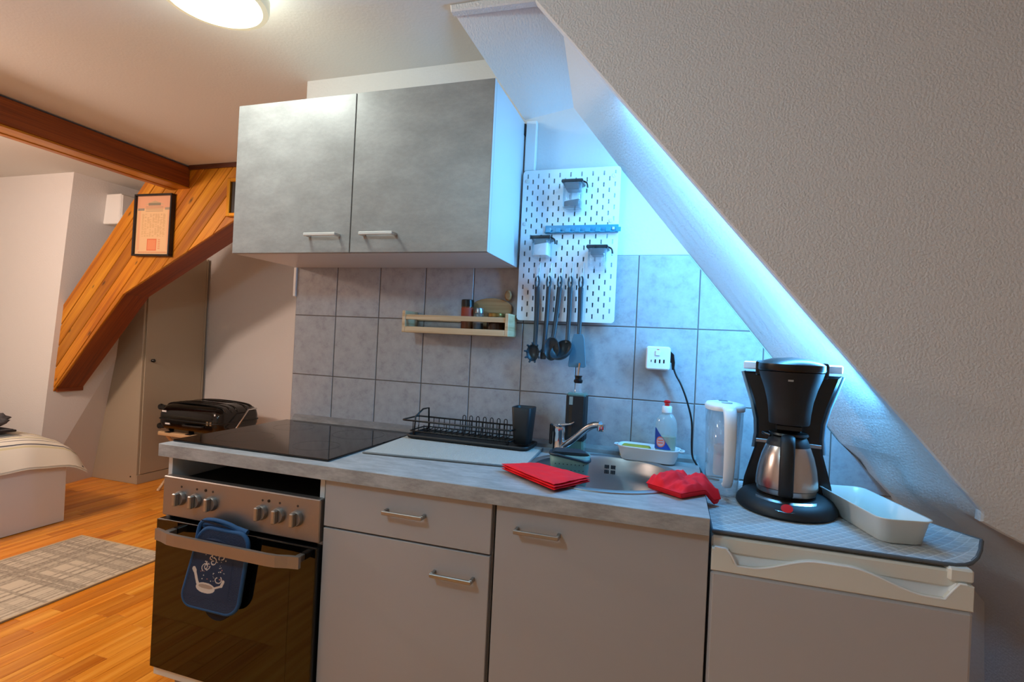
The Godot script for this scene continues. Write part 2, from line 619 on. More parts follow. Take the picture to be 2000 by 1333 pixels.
func room() -> void:
	var f := struct("floor")
	put("subfloor", box(Vector3(-5.3, -0.12, -2.0), Vector3(2.6, -0.008, 3.6)), M.grout, f)
	var rng := RandomNumberGenerator.new()
	rng.seed = 4
	var w := 0.0705
	var meshes := {}
	for i in 45:
		var x := -3.72 + i * w
		var z := -1.8 - rng.randf() * 0.4
		while z < 1.1:
			var l: float = [0.42, 0.5, 0.58][rng.randi() % 3]
			var z1 := minf(z + l, 1.1)
			var z0 := maxf(z, -1.8)
			z += l
			if z1 - z0 < 0.03:
				continue
			var key := "%.3f" % (z1 - z0)
			if not meshes.has(key):
				var s := box(Vector3(0.0006, -0.008, 0.0006), Vector3(w - 0.0006, 0, z1 - z0 - 0.0006), 0.0012)
				s.generate_normals()
				meshes[key] = s.commit()
			putmesh("plank", meshes[key], M.floor[rng.randi() % 6], f, Vector3(x, 0, z0))
	var s := ns()
	bx(s, Vector3(-5.2, -0.008, -2.0), Vector3(-3.72, 0, 3.5))
	bx(s, Vector3(-3.72, -0.008, 1.1), Vector3(-0.547, 0, 3.5))
	bx(s, Vector3(-0.547, -0.008, 0.0), Vector3(2.5, 0, 3.5))
	put("floor_boards_out_of_view", s, M.floor[0], f)
	# ceiling
	var c := struct("ceiling")
	put("plaster", box(Vector3(-5.3, H, -2.0), Vector3(2.6, H + 0.12, 3.6)), M.ceiling, c)
	# far walls
	var wl := struct("wall_far")
	put("plaster", box(Vector3(-5.2, 0, -2.0), Vector3(-0.6, H, -1.8)), M.smooth_plaster, wl)
	wl = struct("wall_left")
	# pier behind the bed: front face and leaning side
	s = ns()
	var A := Vector3(-3.44, 0, -0.78)
	var B := Vector3(-3.19, H, -0.77)
	var C := Vector3(-3.15, H, -1.81)
	var D := Vector3(-3.63, 0, -1.81)
	var E2 := Vector3(-5.2, 0, -0.78)
	var F2 := Vector3(-5.2, H, -0.77)
	q4(s, E2, A, B, F2)
	q4(s, A, D, C, B)
	q4(s, D, Vector3(-5.2, 0, -1.81), Vector3(-5.2, H, -1.81), C)
	q4(s, Vector3(-5.2, 0, -1.81), E2, F2, Vector3(-5.2, H, -1.81))
	q4(s, A, E2, Vector3(-5.2, 0, -1.81), D)
	q4(s, B, C, Vector3(-5.2, H, -1.81), F2)
	put("chimney_pier", s, M.smooth_plaster, wl)
	put("outer_wall", box(Vector3(-5.3, 0, -2.0), Vector3(-5.2, H, 3.6)), M.smooth_plaster, wl)
	wl = struct("wall_front")
	put("plaster", box(Vector3(-5.2, 0, 3.5), Vector3(2.6, H, 3.6)), M.smooth_plaster, wl)
	wl = struct("baseboard_left")
	s = ns()
	prism(s, pol([-3.44, -0.785, -3.425, -0.785, -3.565, -1.22, -3.585, -1.22]), 0.0, 0.05, 0.004, Transform3D(Basis(Vector3.RIGHT, Vector3.BACK, Vector3.DOWN), Vector3(0, 0.05, 0)))
	put("skirting", s, M.brown, wl)
	# kitchen wall with tiles
	wl = struct("wall_back")
	put("plaster", box(Vector3(-0.612, 0, -1.8), Vector3(2.5, H, -0.008)), M.smooth_plaster, wl)
	var tw := 0.1988
	var th := 0.2455
	var x0 := -0.609
	var y1 := 1.3149
	s = ns()
	var region := pol([x0, 0.84, 1.56, 0.84, 1.48, 0.91, 1.455, 0.94, 1.40, 0.99, slope_x(1.06), 1.06, slope_x(y1 + th), y1 + th, x0, y1 + th])
	prism(s, region, -0.010, -0.0022)
	put("grout", s, M.grout, wl)
	for j in range(-2, 1):
		for i in 12:
			var p := pol([x0 + i * tw + 0.0016, y1 + j * th + 0.0016, x0 + (i + 1) * tw - 0.0016, y1 + j * th + 0.0016, x0 + (i + 1) * tw - 0.0016, y1 + (j + 1) * th - 0.0016, x0 + i * tw + 0.0016, y1 + (j + 1) * th - 0.0016])
			for q in Geometry2D.intersect_polygons(p, inset(region, 0.001)):
				if q.size() < 3:
					continue
				s = ns()
				prism(s, q, -0.008, 0.0, 0.0014)
				put("tile", s, M.tiles[(i * 7 + j * 5 + 20) % 3], wl)
	# boxed-out corner: soffit, slope and face
	wl = struct("wall_right")
	s = ns()
	var face := pol([0.186, H, 0.19, SO, 0.466, 2.27, lip_x(0.90), 0.90, 1.612, 0.876, 1.65, 0.856, 1.70, 0.833, 2.5, 0.46, 2.5, H])
	prism(s, face, ZB - 0.028, ZB, 0.004)
	put("upright_face", s, M.plaster, wl)
	# splayed reveal that runs from the edge of the face back to the tiled wall
	var back := [Vector2(0.354, H), Vector2(0.354, 2.055), Vector2(0.531, 2.085), Vector2(0.70, 1.866), Vector2(slope_x(1.5), 1.5), Vector2(slope_x(1.2), 1.2), Vector2(slope_x(1.06), 1.06), Vector2(1.40, 0.985), Vector2(1.455, 0.935), Vector2(1.475, 0.90), Vector2(1.66, 0.71), Vector2(1.78, 0.57), Vector2(1.80, 0.0)]
	var front := [Vector2(0.19, H), Vector2(0.19, SO + 0.01), Vector2(0.475, 2.276), Vector2(0.715, 1.973), Vector2(lip_x(1.5), 1.5), Vector2(lip_x(1.2), 1.2), Vector2(lip_x(1.06), 1.06), Vector2(lip_x(0.96), 0.96), Vector2(lip_x(0.91), 0.91), Vector2(1.618, 0.882), Vector2(1.78, 0.82), Vector2(1.87, 0.62), Vector2(1.87, 0.0)]
	var n2 := Vector2(0.775, 0.632)
	s = ns()
	s.set_smooth_group(-1)
	var K := 10
	for k in back.size() - 1:
		if k == 7:
			s.set_smooth_group(3)
		for i in K:
			var c4 := []
			for e in [[k, i], [k + 1, i], [k + 1, i + 1], [k, i + 1]]:
				var t: float = e[1] / float(K)
				var p: Vector2 = (back[e[0]] as Vector2).lerp(front[e[0]], t)
				if e[0] > 1 and e[0] < 9:
					p += n2 * t * (0.064 if e[0] < 6 else [0.058, 0.034, 0.012][e[0] - 6])  # set back behind the edge, shaped to hide the added strip lamp
				if e[0] == 8 or e[0] == 9:
					p += Vector2(0.005 * sin(e[1] * 2.1), 0.008 * sin(e[1] * 1.7 + 1.0))
				c4.append(Vector3(p.x, p.y, lerpf(-0.012, ZB - 0.026, t)))
			q4(s, c4[3], c4[2], c4[1], c4[0])
	put("splayed_reveal", s, M.plaster, wl)
	put("filler_block", box(Vector3(1.86, 0, -0.1), Vector3(2.5, 1.3, ZB - 0.03)), M.plaster, wl)  # unseen filler added behind the face to close light leaks
	put("outer_wall", box(Vector3(2.45, 0, -0.1), Vector3(2.6, H, 3.6)), M.plaster, wl)
	# white edge strip at the end of the tiles, cable duct and skirting of the tiles
	var tr := struct("trim_1")
	put("edge_strip", box(Vector3(-0.622, 1.392, -0.01), Vector3(-0.608, 1.513, 0.006), 0.002), M.trim, tr)
	tr = struct("trim_2")
	put("cable_duct", box(Vector3(0.364, 1.862, -0.008), Vector3(0.404, 2.045, 0.014), 0.003), M.trim, tr)
	tr = struct("trim_3")
	put("brown_cornice", box(Vector3(-2.17, 2.272, -0.81), Vector3(-1.15, H, -0.795), 0.002), M.brown, tr)

# ------------------------------------------------------------------ left part of the room
func left_room() -> void:
	var o := thing("ceiling_beam", "dark brown wooden ceiling beam running along the ceiling", "beam", Vector3(-2.25, 2.15, -0.81))
	var X := Transform3D(Basis(Vector3.BACK, Vector3.UP, Vector3.LEFT), Vector3.ZERO)
	var b := put("timber", box(Vector3(0, 0.012, -0.08), Vector3(4.3, 0.14, 0.08), 0.004), M.beam, o)
	b.transform = X
	b = put("bottom_board", box(Vector3(0, 0, -0.078), Vector3(4.3, 0.011, 0.03), 0.003), M.pine[2], o)
	b.transform = X
	b = put("edge_strip", box(Vector3(0, -0.004, 0.034), Vector3(4.3, 0.011, 0.08), 0.003), M.pine[0], o)
	b.transform = X
	# clad knee brace
	o = thing("timber_brace", "orange pine clad roof brace sloping down to the left wall", "brace", Vector3(-2.7, 0.73, -0.81))
	var off := Vector2(-2.7, 0.73)
	var outline := pol([-1.0, 2.285, -2.507, 2.285, -3.312, 1.345, -3.356, 0.733, -2.715, 1.448, -1.796, 1.93, -1.0, 2.347])
	outline = pol([-1.13, 2.283, -2.507, 2.283, -3.312, 1.345, -3.356, 0.733, -2.715, 1.448, -1.796, 1.93])
	var ang := atan2(2.283 - 1.345, -2.507 + 3.312)
	var u := Vector2(cos(ang), sin(ang))
	var v := Vector2(-u.y, u.x)
	var org := Vector2(-3.312, 1.345)
	var bw := 0.088
	for i in 14:
		var h1 := -i * bw - 0.002
		var h0 := -(i + 1) * bw + 0.002
		var strip := PackedVector2Array([org + u * -2 + v * h0, org + u * 3 + v * h0, org + u * 3 + v * h1, org + u * -2 + v * h1])
		for q in Geometry2D.intersect_polygons(strip, outline):
			var loc := PackedVector2Array()
			for p in q:
				var r: Vector2 = p - org
				loc.append(Vector2(r.dot(u), r.dot(v)))
			var s := ns()
			prism(s, loc, -0.016, 0.0, 0.003)
			var m := put("board", s, M.pine[i % 4], o)
			m.transform = Transform3D(Basis(Vector3(u.x, u.y, 0), Vector3(v.x, v.y, 0), Vector3.BACK), Vector3(org.x - off.x, org.y - off.y, 0.0))
	var s := ns()
	var core := PackedVector2Array()
	for p in inset(outline, 0.012):
		core.append(p - off)
	prism(s, core, -0.185, -0.012)
	put("core", s, M.beam, o)
	var seq := [Vector2(-3.356, 0.733), Vector2(-2.715, 1.448), Vector2(-1.796, 1.93), Vector2(-1.13, 2.283)]
	for i in 3:
		if i == 2:
			continue
		var a: Vector2 = seq[i] - off
		var e: Vector2 = (seq[i + 1] if i == 0 else seq[3]) - off
		var d := (e - a).normalized()
		var n := Vector2(-d.y, d.x)
		s = ns()
		bx(s, Vector3(0, 0, -0.19), Vector3(a.distance_to(e), 0.014, -0.017), 0.002)
		var m := put("underside_board", s, M.beam, o)
		m.transform = Transform3D(Basis(Vector3(d.x, d.y, 0), Vector3(n.x, n.y, 0), Vector3.BACK), Vector3(a.x, a.y, 0))
	s = ns()
	bx(s, Vector3(-3.352 + 2.7, 0.0, -0.19), Vector3(-3.335 + 2.7, 0.6, -0.017))
	put("end_board", s, M.beam, o)
	# framed print
	o = thing("framed_print", "old framed certificate print hanging on the pine brace", "picture", Vector3(-2.448, 1.705, -0.795))
	s = ns()
	var fw := 0.165
	for r in [[-fw, 0.0, fw, 0.012], [-fw, 0.403, fw, 0.415], [-fw, 0.012, -fw + 0.011, 0.403], [fw - 0.011, 0.012, fw, 0.403]]:
		bx(s, Vector3(r[0], r[1], -0.014), Vector3(r[2], r[3], 0.02), 0.002)
	put("frame", s, mat(Color(0.05, 0.025, 0.02), 0.4), o)
	s = ns()
	quad_uv(s, Vector3(-fw + 0.01, 0.01, 0.002), Vector3(fw - 0.01, 0.01, 0.002), Vector3(fw - 0.01, 0.405, 0.002), Vector3(-fw + 0.01, 0.405, 0.002))
	put("paper", s, print_mat(), o)
	o.rotation.z = -0.012
	# gilt frame half hidden by the cupboard
	o = thing("gilt_picture", "narrow gilt framed picture half hidden by the wall cupboard", "picture", Vector3(-1.655, 1.95, -0.795))
	s = ns()
	for r in [[-0.17, 0.0, -0.145, 0.245], [0.145, 0.0, 0.17, 0.245], [-0.145, 0.0, 0.145, 0.025], [-0.145, 0.22, 0.145, 0.245]]:
		bx(s, Vector3(r[0], r[1], -0.014), Vector3(r[2], r[3], 0.02), 0.004)
	put("frame", s, M.gold, o)
	put("picture", box(Vector3(-0.15, 0.02, -0.012), Vector3(0.15, 0.225, 0.004)), mat(Color(0.08, 0.05, 0.03), 0.4), o)
	# white box high on the pier
	o = thing("junction_box", "white box fixed high on the pier beside the brace", "box", Vector3(-3.145, 1.985, -1.10))
	put("case", box(Vector3(-0.1, 0, -0.11), Vector3(0.097, 0.225, 0.1), 0.006), M.trim, o)
	put("lid", box(Vector3(0.097, 0.008, -0.1), Vector3(0.105, 0.217, 0.092), 0.003), M.trim, o)
	# locker
	o = thing("steel_locker", "tall beige steel locker standing under the brace", "locker", Vector3(-3.3, 0, -1.5))
	put("body", box(Vector3(-0.275, 0.0, -0.275), Vector3(0.258, 1.845, 0.28), 0.003), M.locker, o)
	var dr := put("door", box(Vector3(0.26, 0.075, -0.255), Vector3(0.27, 1.832, 0.262), 0.002), M.locker, o)
	put("side_frame", box(Vector3(0.258, 0.0, -0.275), Vector3(0.27, 1.845, -0.257), 0.002), M.locker, o)
	put("plinth", box(Vector3(0.258, 0.0, -0.257), Vector3(0.268, 0.07, 0.28), 0.002), M.locker, o)
	s = ns()
	lathe(s, [0.0, 0.0, 0.012, 0.0, 0.012, 0.006, 0.008, 0.012, 0.014, 0.02, 0.010, 0.026, 0.0, 0.027], 16, Transform3D(Basis(Vector3.UP, Vector3.RIGHT, Vector3.FORWARD), Vector3(0.27, 0.965, 0.205)))
	put("knob", s, M.black, dr)
	for z in [-0.22, 0.2]:
		s = ns()
		lathe(s, [0.0, 0.0, 0.006, 0.0, 0.005, 0.003, 0.0, 0.003], 10, Transform3D(Basis(Vector3.RIGHT, Vector3.BACK, Vector3.DOWN), Vector3(z, 0.055, 0.28)))
		put("rivet", s, M.black_matte, o)
	suitcase()
	bed()
	rug()

func quad_uv(s: SurfaceTool, a: Vector3, b: Vector3, c: Vector3, d: Vector3) -> void:
	s.set_smooth_group(-1)
	var P := [a, b, c, a, c, d]
	var U := [Vector2(0, 1), Vector2(1, 1), Vector2(1, 0), Vector2(0, 1), Vector2(1, 0), Vector2(0, 0)]
	for i in [0, 2, 1, 3, 5, 4]:
		s.set_uv(U[i])
		s.add_vertex(P[i])

func print_mat() -> StandardMaterial3D:
	var im := Image.create(160, 200, false, Image.FORMAT_RGB8)
	var base := Color("d9b184")
	im.fill(base)
	var rng := RandomNumberGenerator.new()
	rng.seed = 2
	im.fill_rect(Rect2i(0, 0, 160, 44), Color("d39a78"))
	im.fill_rect(Rect2i(8, 44, 10, 140), Color("d8a27a"))
	im.fill_rect(Rect2i(142, 44, 10, 140), Color("d8a27a"))
	# gabled heading, banners, lines of small print, pale panels and the red seal
	for i in 14:
		line_on(im, Vector2(80 - 3.4 * i, 16 + i), Vector2(80 + 3.4 * i, 16 + i), 0.8, Color("a98f70").lerp(base, 0.25 + 0.02 * i))
	im.fill_rect(Rect2i(52, 24, 56, 9), Color("857a66"))
	for i in 4:
		im.fill_rect(Rect2i(40, 36 + i * 5, 80, 2), Color("a88e6c"))
	im.fill_rect(Rect2i(4, 42, 30, 8), Color("8d8272"))
	im.fill_rect(Rect2i(128, 40, 26, 8), Color("9a8a74"))
	for i in 26:
		for k in 9:
			if rng.randf() < 0.8:
				im.fill_rect(Rect2i(26 + k * 12, 62 + i * 3, rng.randi_range(6, 11), 1), Color("b08c60") if i < 8 else Color("b7935f"))
	for r in [[54, 146, 44, 40]]:
		im.fill_rect(Rect2i(r[0], r[1], r[2], r[3]), Color("cf6e4c"))
		im.fill_rect(Rect2i(r[0] + 3, r[1] + 3, r[2] - 6, r[3] - 6), Color("d8875c"))
	for i in 6:
		im.fill_rect(Rect2i(104, 148 + i * 6, 10, 2), Color("cf7a54"))
	im.fill_rect(Rect2i(14, 190, 132, 3), Color("c98a60"))
	var m := mat(Color.WHITE, 0.25)
	m.albedo_texture = ImageTexture.create_from_image(im)
	return m

func suitcase() -> void:
	# folding luggage stand
	var o := thing("luggage_stand", "wooden folding stand under the black suitcase", "stand", Vector3(-2.5, 0, -1.37))
	for z in [-0.17, 0.17]:
		put("top_bar", box(Vector3(-0.3, 0.415, z - 0.016), Vector3(0.3, 0.445, z + 0.016), 0.004), M.pale_wood, o)
	for x in [-0.24, 0.24]:
		for d in [-1.0, 1.0]:
			var s := ns()
			var xx: float = x + 0.012 * d
			tube(s, [Vector3(xx, 0.0, -0.2 * d), Vector3(xx, 0.42, 0.17 * d)], 0.011, 8)
			put("leg", s, M.pale_wood, o)
	for i in 3:
		var x := -0.2 + 0.2 * i
		put("strap", box(Vector3(x - 0.025, 0.445, -0.19), Vector3(x + 0.025, 0.449, 0.19)), M.black_matte, o)
	# case
	o = thing("suitcase", "glossy black hard shell suitcase lying on a stand near the locker", "suitcase", Vector3(-2.5, 0.45, -1.37))
	var hx := 0.295
	var hz := 0.205
	for half in 2:
		var rings := []
		var prof := [[0.0, 0.045], [0.035, 0.01], [0.07, 0.0], [0.095, 0.0]] if half == 0 else [[0.102, 0.0], [0.13, 0.0], [0.165, 0.006], [0.19, 0.02], [0.208, 0.05], [0.222, 0.11]]
		for e in prof:
			var ring := []
			for p in rrect(-hx + e[1], -hz + e[1], hx - e[1], hz - e[1], 0.06, 5):
				ring.append(Vector3(p.x, e[0], -p.y))
			rings.append(ring)
		var s := ns()
		loft(s, rings)
		put("lower_shell" if half == 0 else "upper_shell", s, M.black_gloss, o)
	var s := ns()
	var ring := []
	for p in rrect(-hx - 0.002, -hz - 0.002, hx + 0.002, hz + 0.002, 0.06, 5):
		ring.append(Vector3(p.x, 0.0985, -p.y))
	tube(s, ring, 0.005, 6, true)
	put("zip", s, M.black_matte, o)
	for z in [-0.13, -0.075, 0.02, 0.075, 0.13]:
		s = ns()
		tube(s, smooth_path([Vector3(-hx + 0.01, 0.17, z), Vector3(-hx + 0.05, 0.207, z), Vector3(-0.1, 0.221, z), Vector3(0.1, 0.221, z), Vector3(hx - 0.05, 0.207, z), Vector3(hx - 0.01, 0.17, z)], 4), 0.008, 6)
		put("rib", s, M.black_gloss, o)
	for y in [0.03, 0.175]:
		for z in [-0.15, 0.15]:
			s = ns()
			lathe(s, [0.0, -0.012, 0.02, -0.012, 0.024, 0.0, 0.02, 0.012, 0.0, 0.012], 14, Transform3D(Basis(Vector3.RIGHT, Vector3.BACK, Vector3.DOWN), Vector3(-hx - 0.025, y, z)))
			var wh := put("wheel", s, M.black, o)
			put("fork", box(Vector3(-hx - 0.02, y - 0.014, z - 0.018), Vector3(-hx + 0.02, y + 0.014, z + 0.018), 0.004), M.black_matte, wh)
	s = ns()
	tube(s, [Vector3(hx, 0.05, 0.1), Vector3(hx + 0.05, 0.05, 0.1), Vector3(hx + 0.05, 0.19, -0.02), Vector3(hx + 0.05, 0.19, -0.1), Vector3(hx - 0.01, 0.19, -0.1)], 0.006, 8)
	put("pull_handle", s, M.chrome, o)
	put("label", box(Vector3(-hx + 0.055, 0.150, hz - 0.003), Vector3(-hx + 0.095, 0.162, hz + 0.001)), M.white_plastic, o)
	put("label", box(Vector3(-hx + 0.09, 0.06, hz - 0.003), Vector3(-hx + 0.135, 0.072, hz + 0.001)), M.white_plastic, o)
	s = ns()
	tube(s, smooth_path([Vector3(-0.02, 0.07, hz - 0.002), Vector3(0.0, 0.07, hz + 0.02), Vector3(0.14, 0.07, hz + 0.02), Vector3(0.16, 0.07, hz - 0.002)], 4), 0.008, 6)
	put("grip", s, M.black_matte, o)
	for x in [0.19, 0.22]:
		put("latch", box(Vector3(x, 0.085, hz - 0.003), Vector3(x + 0.018, 0.115, hz + 0.006), 0.002), M.chrome, o)

func bed() -> void:
	var o := thing("bed", "low white box bed with a striped cover by the left wall", "bed", Vector3(-3.65, 0, 0.5))
	var s := ns()
	bx(s, Vector3(0.972, 0.004, -0.98), Vector3(0.99, 0.37, 1.06), 0.002)
	put("side_panel", s, M.white, o)
	put("side_panel", box(Vector3(-0.99, 0.004, -0.98), Vector3(-0.972, 0.37, 1.06), 0.002), M.white, o)
	put("foot_panel", box(Vector3(-0.972, 0.004, -0.97), Vector3(0.972, 0.37, -0.952), 0.002), M.white, o)
	put("head_panel", box(Vector3(-0.972, 0.03, 1.042), Vector3(0.972, 0.37, 1.06), 0.002), M.white, o)
	put("mattress", box(Vector3(-0.968, 0.15, -0.948), Vector3(0.968, 0.36, 1.04), 0.02), M.white_plastic, o)
	for x in [-0.93, 0.93]:
		for z in [-0.92, 1.0]:
			put("foot", box(Vector3(x - 0.03, 0.0, z - 0.03), Vector3(x + 0.03, 0.03, z + 0.03)), M.black_matte, o)
	# striped cover, a thing that lies on the bed
	var cv := thing("duvet", "cream duvet with thin dark stripes spread over the bed", "duvet", Vector3(-3.65, 0.36, 0.5))
	var g := []
	var nz := noise(77, 1.4, 3)
	var nr := 60
	var nc := 60
	for i in nr + 1:
		var row := []
		for j in nc + 1:
			var x := lerpf(-0.99, 1.035, float(j) / nc)
			var z := lerpf(-1.07, 1.05, float(i) / nr)
			var ez := clampf((z + 1.07) / 0.42, 0.0, 1.0)
			var ex := clampf((1.035 - x) / 0.20, 0.0, 1.0)
			var top := 0.02 + 0.19 * sqrt(ez * (2.0 - ez)) * (0.40 + 0.60 * sqrt(maxf(ex * (2.0 - ex), 0.0)))
			var wr := nz.get_noise_2d(x * 3.0, z * 1.2)
			var y := top + 0.016 * wr
			var over := maxf(0.0, x - 0.985) * 1.4 + maxf(0.0, -0.98 - z) * 0.35
			y -= over
			row.append(Vector3(x + 0.012 * wr * (1.0 - ex), maxf(y, -0.06), z))
		g.append(row)
	s = ns()
	sheet(s, g, true)
	# closed underside
	var g2 := []
	for i in nr + 1:
		var row := []
		for j in nc + 1:
			var p: Vector3 = g[i][nc - j]
			var inside := p.x < 0.985 and p.z > -0.97
			row.append(Vector3(p.x, (0.006 if inside else p.y - 0.012), p.z))
		g2.append(row)
	sheet(s, g2, true)
	var im := Image.create(1024, 64, false, Image.FORMAT_RGB8)
	im.fill(Color("e6dfce"))
	for k in 100:
		var x := 6 + k * 10
		im.fill_rect(Rect2i(x, 0, 2, 64), Color("3f4350") if k % 3 != 1 else Color("77725f"))
		if k % 3 == 0:
			im.fill_rect(Rect2i(x + 4, 0, 4, 64), Color("d9d0a8"))
	var m := mat(Color.WHITE, 0.9)
	m.albedo_texture = ImageTexture.create_from_image(im)
	put("cover", s, m, cv)
	# grey clothes on a dark tray
	var tr := thing("dark_folder", "flat dark folder lying on the striped duvet", "folder", Vector3(-2.86, 0.585, -0.13))
	put("sheet", box(Vector3(-0.16, 0, -0.12), Vector3(0.13, 0.012, 0.05), 0.003), M.black_matte, tr)
	put("inner_sheet", box(Vector3(-0.15, 0.012, -0.11), Vector3(0.12, 0.017, 0.045), 0.002), M.fabric_grey, tr)
	var cl := thing("grey_clothes", "crumpled grey clothes on the bed at the left edge", "clothes", Vector3(-2.87, 0.602, -0.16))
	s = ns()
	var nn := noise(5, 7.0, 3)
	var rings := []
	for i in 13:
		var a := PI * i / 12
		var ring := []
		for k in 24:
			var b := -TAU * k / 24
			var d := Vector3(sin(a) * cos(b), cos(a), sin(a) * sin(b))
			var r := 1.0 + 0.35 * nn.get_noise_3dv(d * 0.35)
			var p := Vector3(d.x * 0.13, d.y * 0.05 + 0.045, d.z * 0.10) * r
			p.y = maxf(p.y, 0.001)
			ring.append(p)
		rings.append(ring)
	loft(s, rings, false)
	put("bundle", s, M.fabric_grey, cl)
	s = ns()
	tube(s, smooth_path([Vector3(0.05, 0.075, -0.02), Vector3(0.03, 0.12, 0.0), Vector3(-0.02, 0.135, 0.03), Vector3(-0.06, 0.08, 0.04)], 4), 0.02, 8)
	put("sleeve", s, M.fabric_grey, cl)

func rug() -> void:
	var o := thing("rug", "flat beige and grey plaid rug lying on the wooden floor", "rug", Vector3(-1.985, 0, 0.3))
	var im := Image.create(256, 512, false, Image.FORMAT_RGB8)
	var n := noise(9, 0.15, 2)
	var rng := RandomNumberGenerator.new()
	rng.seed = 12
	var vs := []
	for i in 40:
		vs.append([rng.randf() * 256, rng.randf_range(0.6, 3.0), rng.randf_range(0.25, 0.8)])
	var hs := []
	for i in 34:
		hs.append([rng.randf() * 512, rng.randf_range(0.8, 6.0), rng.randf_range(0.2, 0.6)])
	for y in 512:
		var hy := 0.0
		for e in hs:
			if absf(y - e[0]) < e[1]:
				hy = maxf(hy, e[2])
		for x in 256:
			var d := hy
			for e in vs:
				if absf(x - e[0]) < e[1]:
					d = maxf(d, e[2])
			d = d * (0.75 + 0.5 * n.get_noise_2d(x, y))
			im.set_pixel(x, y, Color("c9bba4").lerp(Color("6d6256"), clampf(d, 0, 1)))
	var m := mat(Color.WHITE, 0.95)
	m.albedo_texture = ImageTexture.create_from_image(im)
	put("backing", box(Vector3(-0.335, 0, -0.66), Vector3(0.335, 0.006, 0.8), 0.002), mat(Color(0.6, 0.52, 0.42), 0.95), o)
	var s := ns()
	quad_uv(s, Vector3(-0.323, 0.0072, 0.788), Vector3(0.323, 0.0072, 0.788), Vector3(0.323, 0.0072, -0.648), Vector3(-0.323, 0.0072, -0.648))
	put("woven_top", s, m, o)
	s = ns()
	for r in [[-0.335, -0.66, 0.335, -0.648], [-0.335, 0.788, 0.335, 0.8], [-0.335, -0.648, -0.323, 0.788], [0.323, -0.648, 0.335, 0.788]]:
		bx(s, Vector3(r[0], 0.006, r[1]), Vector3(r[2], 0.0095, r[3]), 0.001)
	put("border", s, mat(Color(0.75, 0.67, 0.55), 0.95), o)

# ------------------------------------------------------------------ kitchen units
func pull_bar(parent: Node, x0: float, x1: float, y: float, z: float, h: float, m: Material, out := 0.028) -> void:
	var s := ns()
	bx(s, Vector3(x0, y, z + out - 0.007), Vector3(x1, y + h, z + out), 0.0015)
	bx(s, Vector3(x0, y, z - 0.001), Vector3(x0 + 0.008, y + h, z + out - 0.007), 0.001)
	bx(s, Vector3(x1 - 0.008, y, z - 0.001), Vector3(x1, y + h, z + out - 0.007), 0.001)
	put("handle", s, m, parent)

